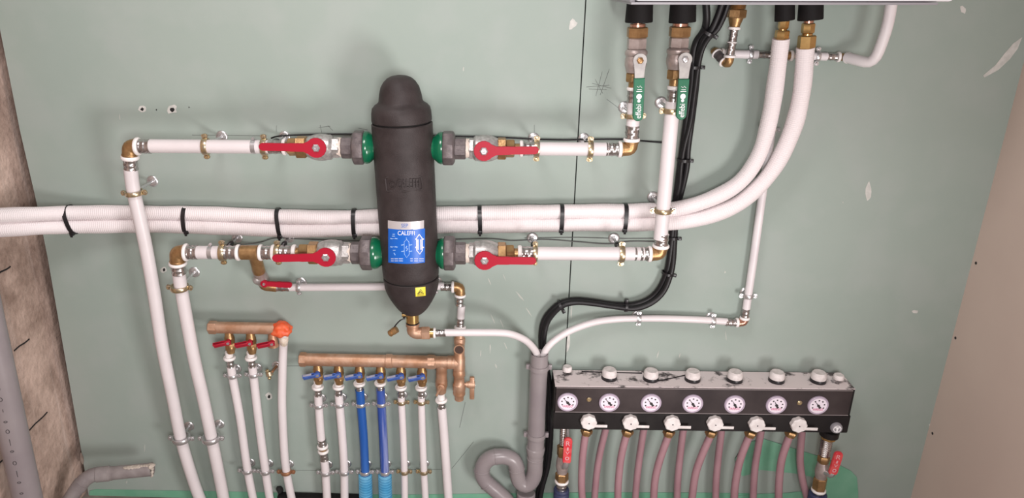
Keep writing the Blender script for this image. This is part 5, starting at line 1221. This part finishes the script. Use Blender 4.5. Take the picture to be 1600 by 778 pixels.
# ------------------------------------------------------------------ green membrane at the foot of the wall
def sheet(pts, d, label, m='membrane', th=.0012, name='membrane_sheet', wav=.0):
    q = [P(x, y, d) for x, y in pts]; b = B()
    b.prism(Matrix(((1, 0, 0, 0), (0, 0, -1, -d), (0, 1, 0, 0), (0, 0, 0, 1))), [(v.x, v.z) for v in q], -th, 0)
    return solo(name, b, m, q[0].copy(), label, 'membrane', 'green membrane sheets', smooth=False)
sheet([(137, 800), (140, 767), (150, 764.5), (220, 766), (300, 767), (370, 768.5), (433, 770), (434, 800)][::-1], .002, 'bright green membrane upstand at lower left beside the broken pipe')
sheet([(560, 800), (561, 772.5), (640, 773), (720, 772), (800, 771), (870, 770), (960, 769.5), (1100, 770), (1180, 771), (1182, 800)][::-1], .002, 'green membrane strip along the foot of the wall under the pink pipes')
sheet([(1145, 800), (1149, 776), (1170, 772.5), (1230, 770.5), (1262, 767), (1280, 756), (1268, 745), (1245, 740), (1215, 737), (1188, 734), (1176, 740), (1160, 744), (1150, 730), (1149, 717), (1160, 700), (1175, 690), (1194, 686), (1220, 694), (1247, 703), (1290, 716), (1314, 728), (1330, 736), (1339, 746), (1341, 770), (1341, 806)][::-1], .004, 'torn green membrane flap on the wall behind the right feed valve')
c0, c1 = P(436, 768, .004), P(560, 776, .03)
b = B(); b.box(I, (c0.x, -.03, -.0), (c1.x, -.003, c0.z), .004); solo('edge_foam', b, 'rubber', Vector((c0.x, -.01, 0)), 'dark foam edge strip at the floor below the blue-levered manifold', 'foam strip')
c = P(437, 765, .008); b = B(); b.blob(c, .011, 3, .5, 80, (1, .8, 1.2)); solo('dirt_lump', b, 'gap', c.copy(), 'dark ragged hole filling at the floor beside the orange-ended pipe', 'rubble')

# ------------------------------------------------------------------ light
def area(name, loc, aim, size, power, col):
    l = bpy.data.lights.new(name, 'AREA'); l.shape = 'DISK'; l.size = size; l.energy = power; l.color = col
    o = bpy.data.objects.new(name, l); COL.objects.link(o); o.location = loc
    o.rotation_euler = (Vector(aim) - Vector(loc)).to_track_quat('-Z', 'Y').to_euler(); return o
def spot(name, loc, aim, cone, rad, power, col):
    l = bpy.data.lights.new(name, 'SPOT'); l.spot_size = math.radians(cone); l.spot_blend = 1.0; l.shadow_soft_size = rad; l.energy = power; l.color = col
    o = bpy.data.objects.new(name, l); COL.objects.link(o); o.location = loc
    o.rotation_euler = (Vector(aim) - Vector(loc)).to_track_quat('-Z', 'Y').to_euler(); return o
#LIGHTS_BEGIN
LC = (1.0, .95, .94)
spot('work_light', (1.15, -1.9, .3), (-.5, 0, 1.1), 100, .35, 150, LC)
area('ceiling_lamp', (-.4, -1.2, 2.6), (-.3, 0, .9), .6, 17.5, LC)
area('fill_light', (.1, -2.15, 1.4), (-.05, 0, .9), .5, 23, LC)  # added soft fill behind the camera, brightens the middle of the wall
w = bpy.data.worlds.new('world'); scene.world = w; w.use_nodes = True
w.node_tree.nodes['Background'].inputs[0].default_value = (.64, .58, .57, 1); w.node_tree.nodes['Background'].inputs[1].default_value = .66
#LIGHTS_END
scene.view_settings.view_transform = 'Standard'; scene.view_settings.look = 'None'; scene.view_settings.exposure = 0.0; scene.view_settings.gamma = 1
scene.view_settings.use_curve_mapping = False
scene.cycles.max_bounces = 8
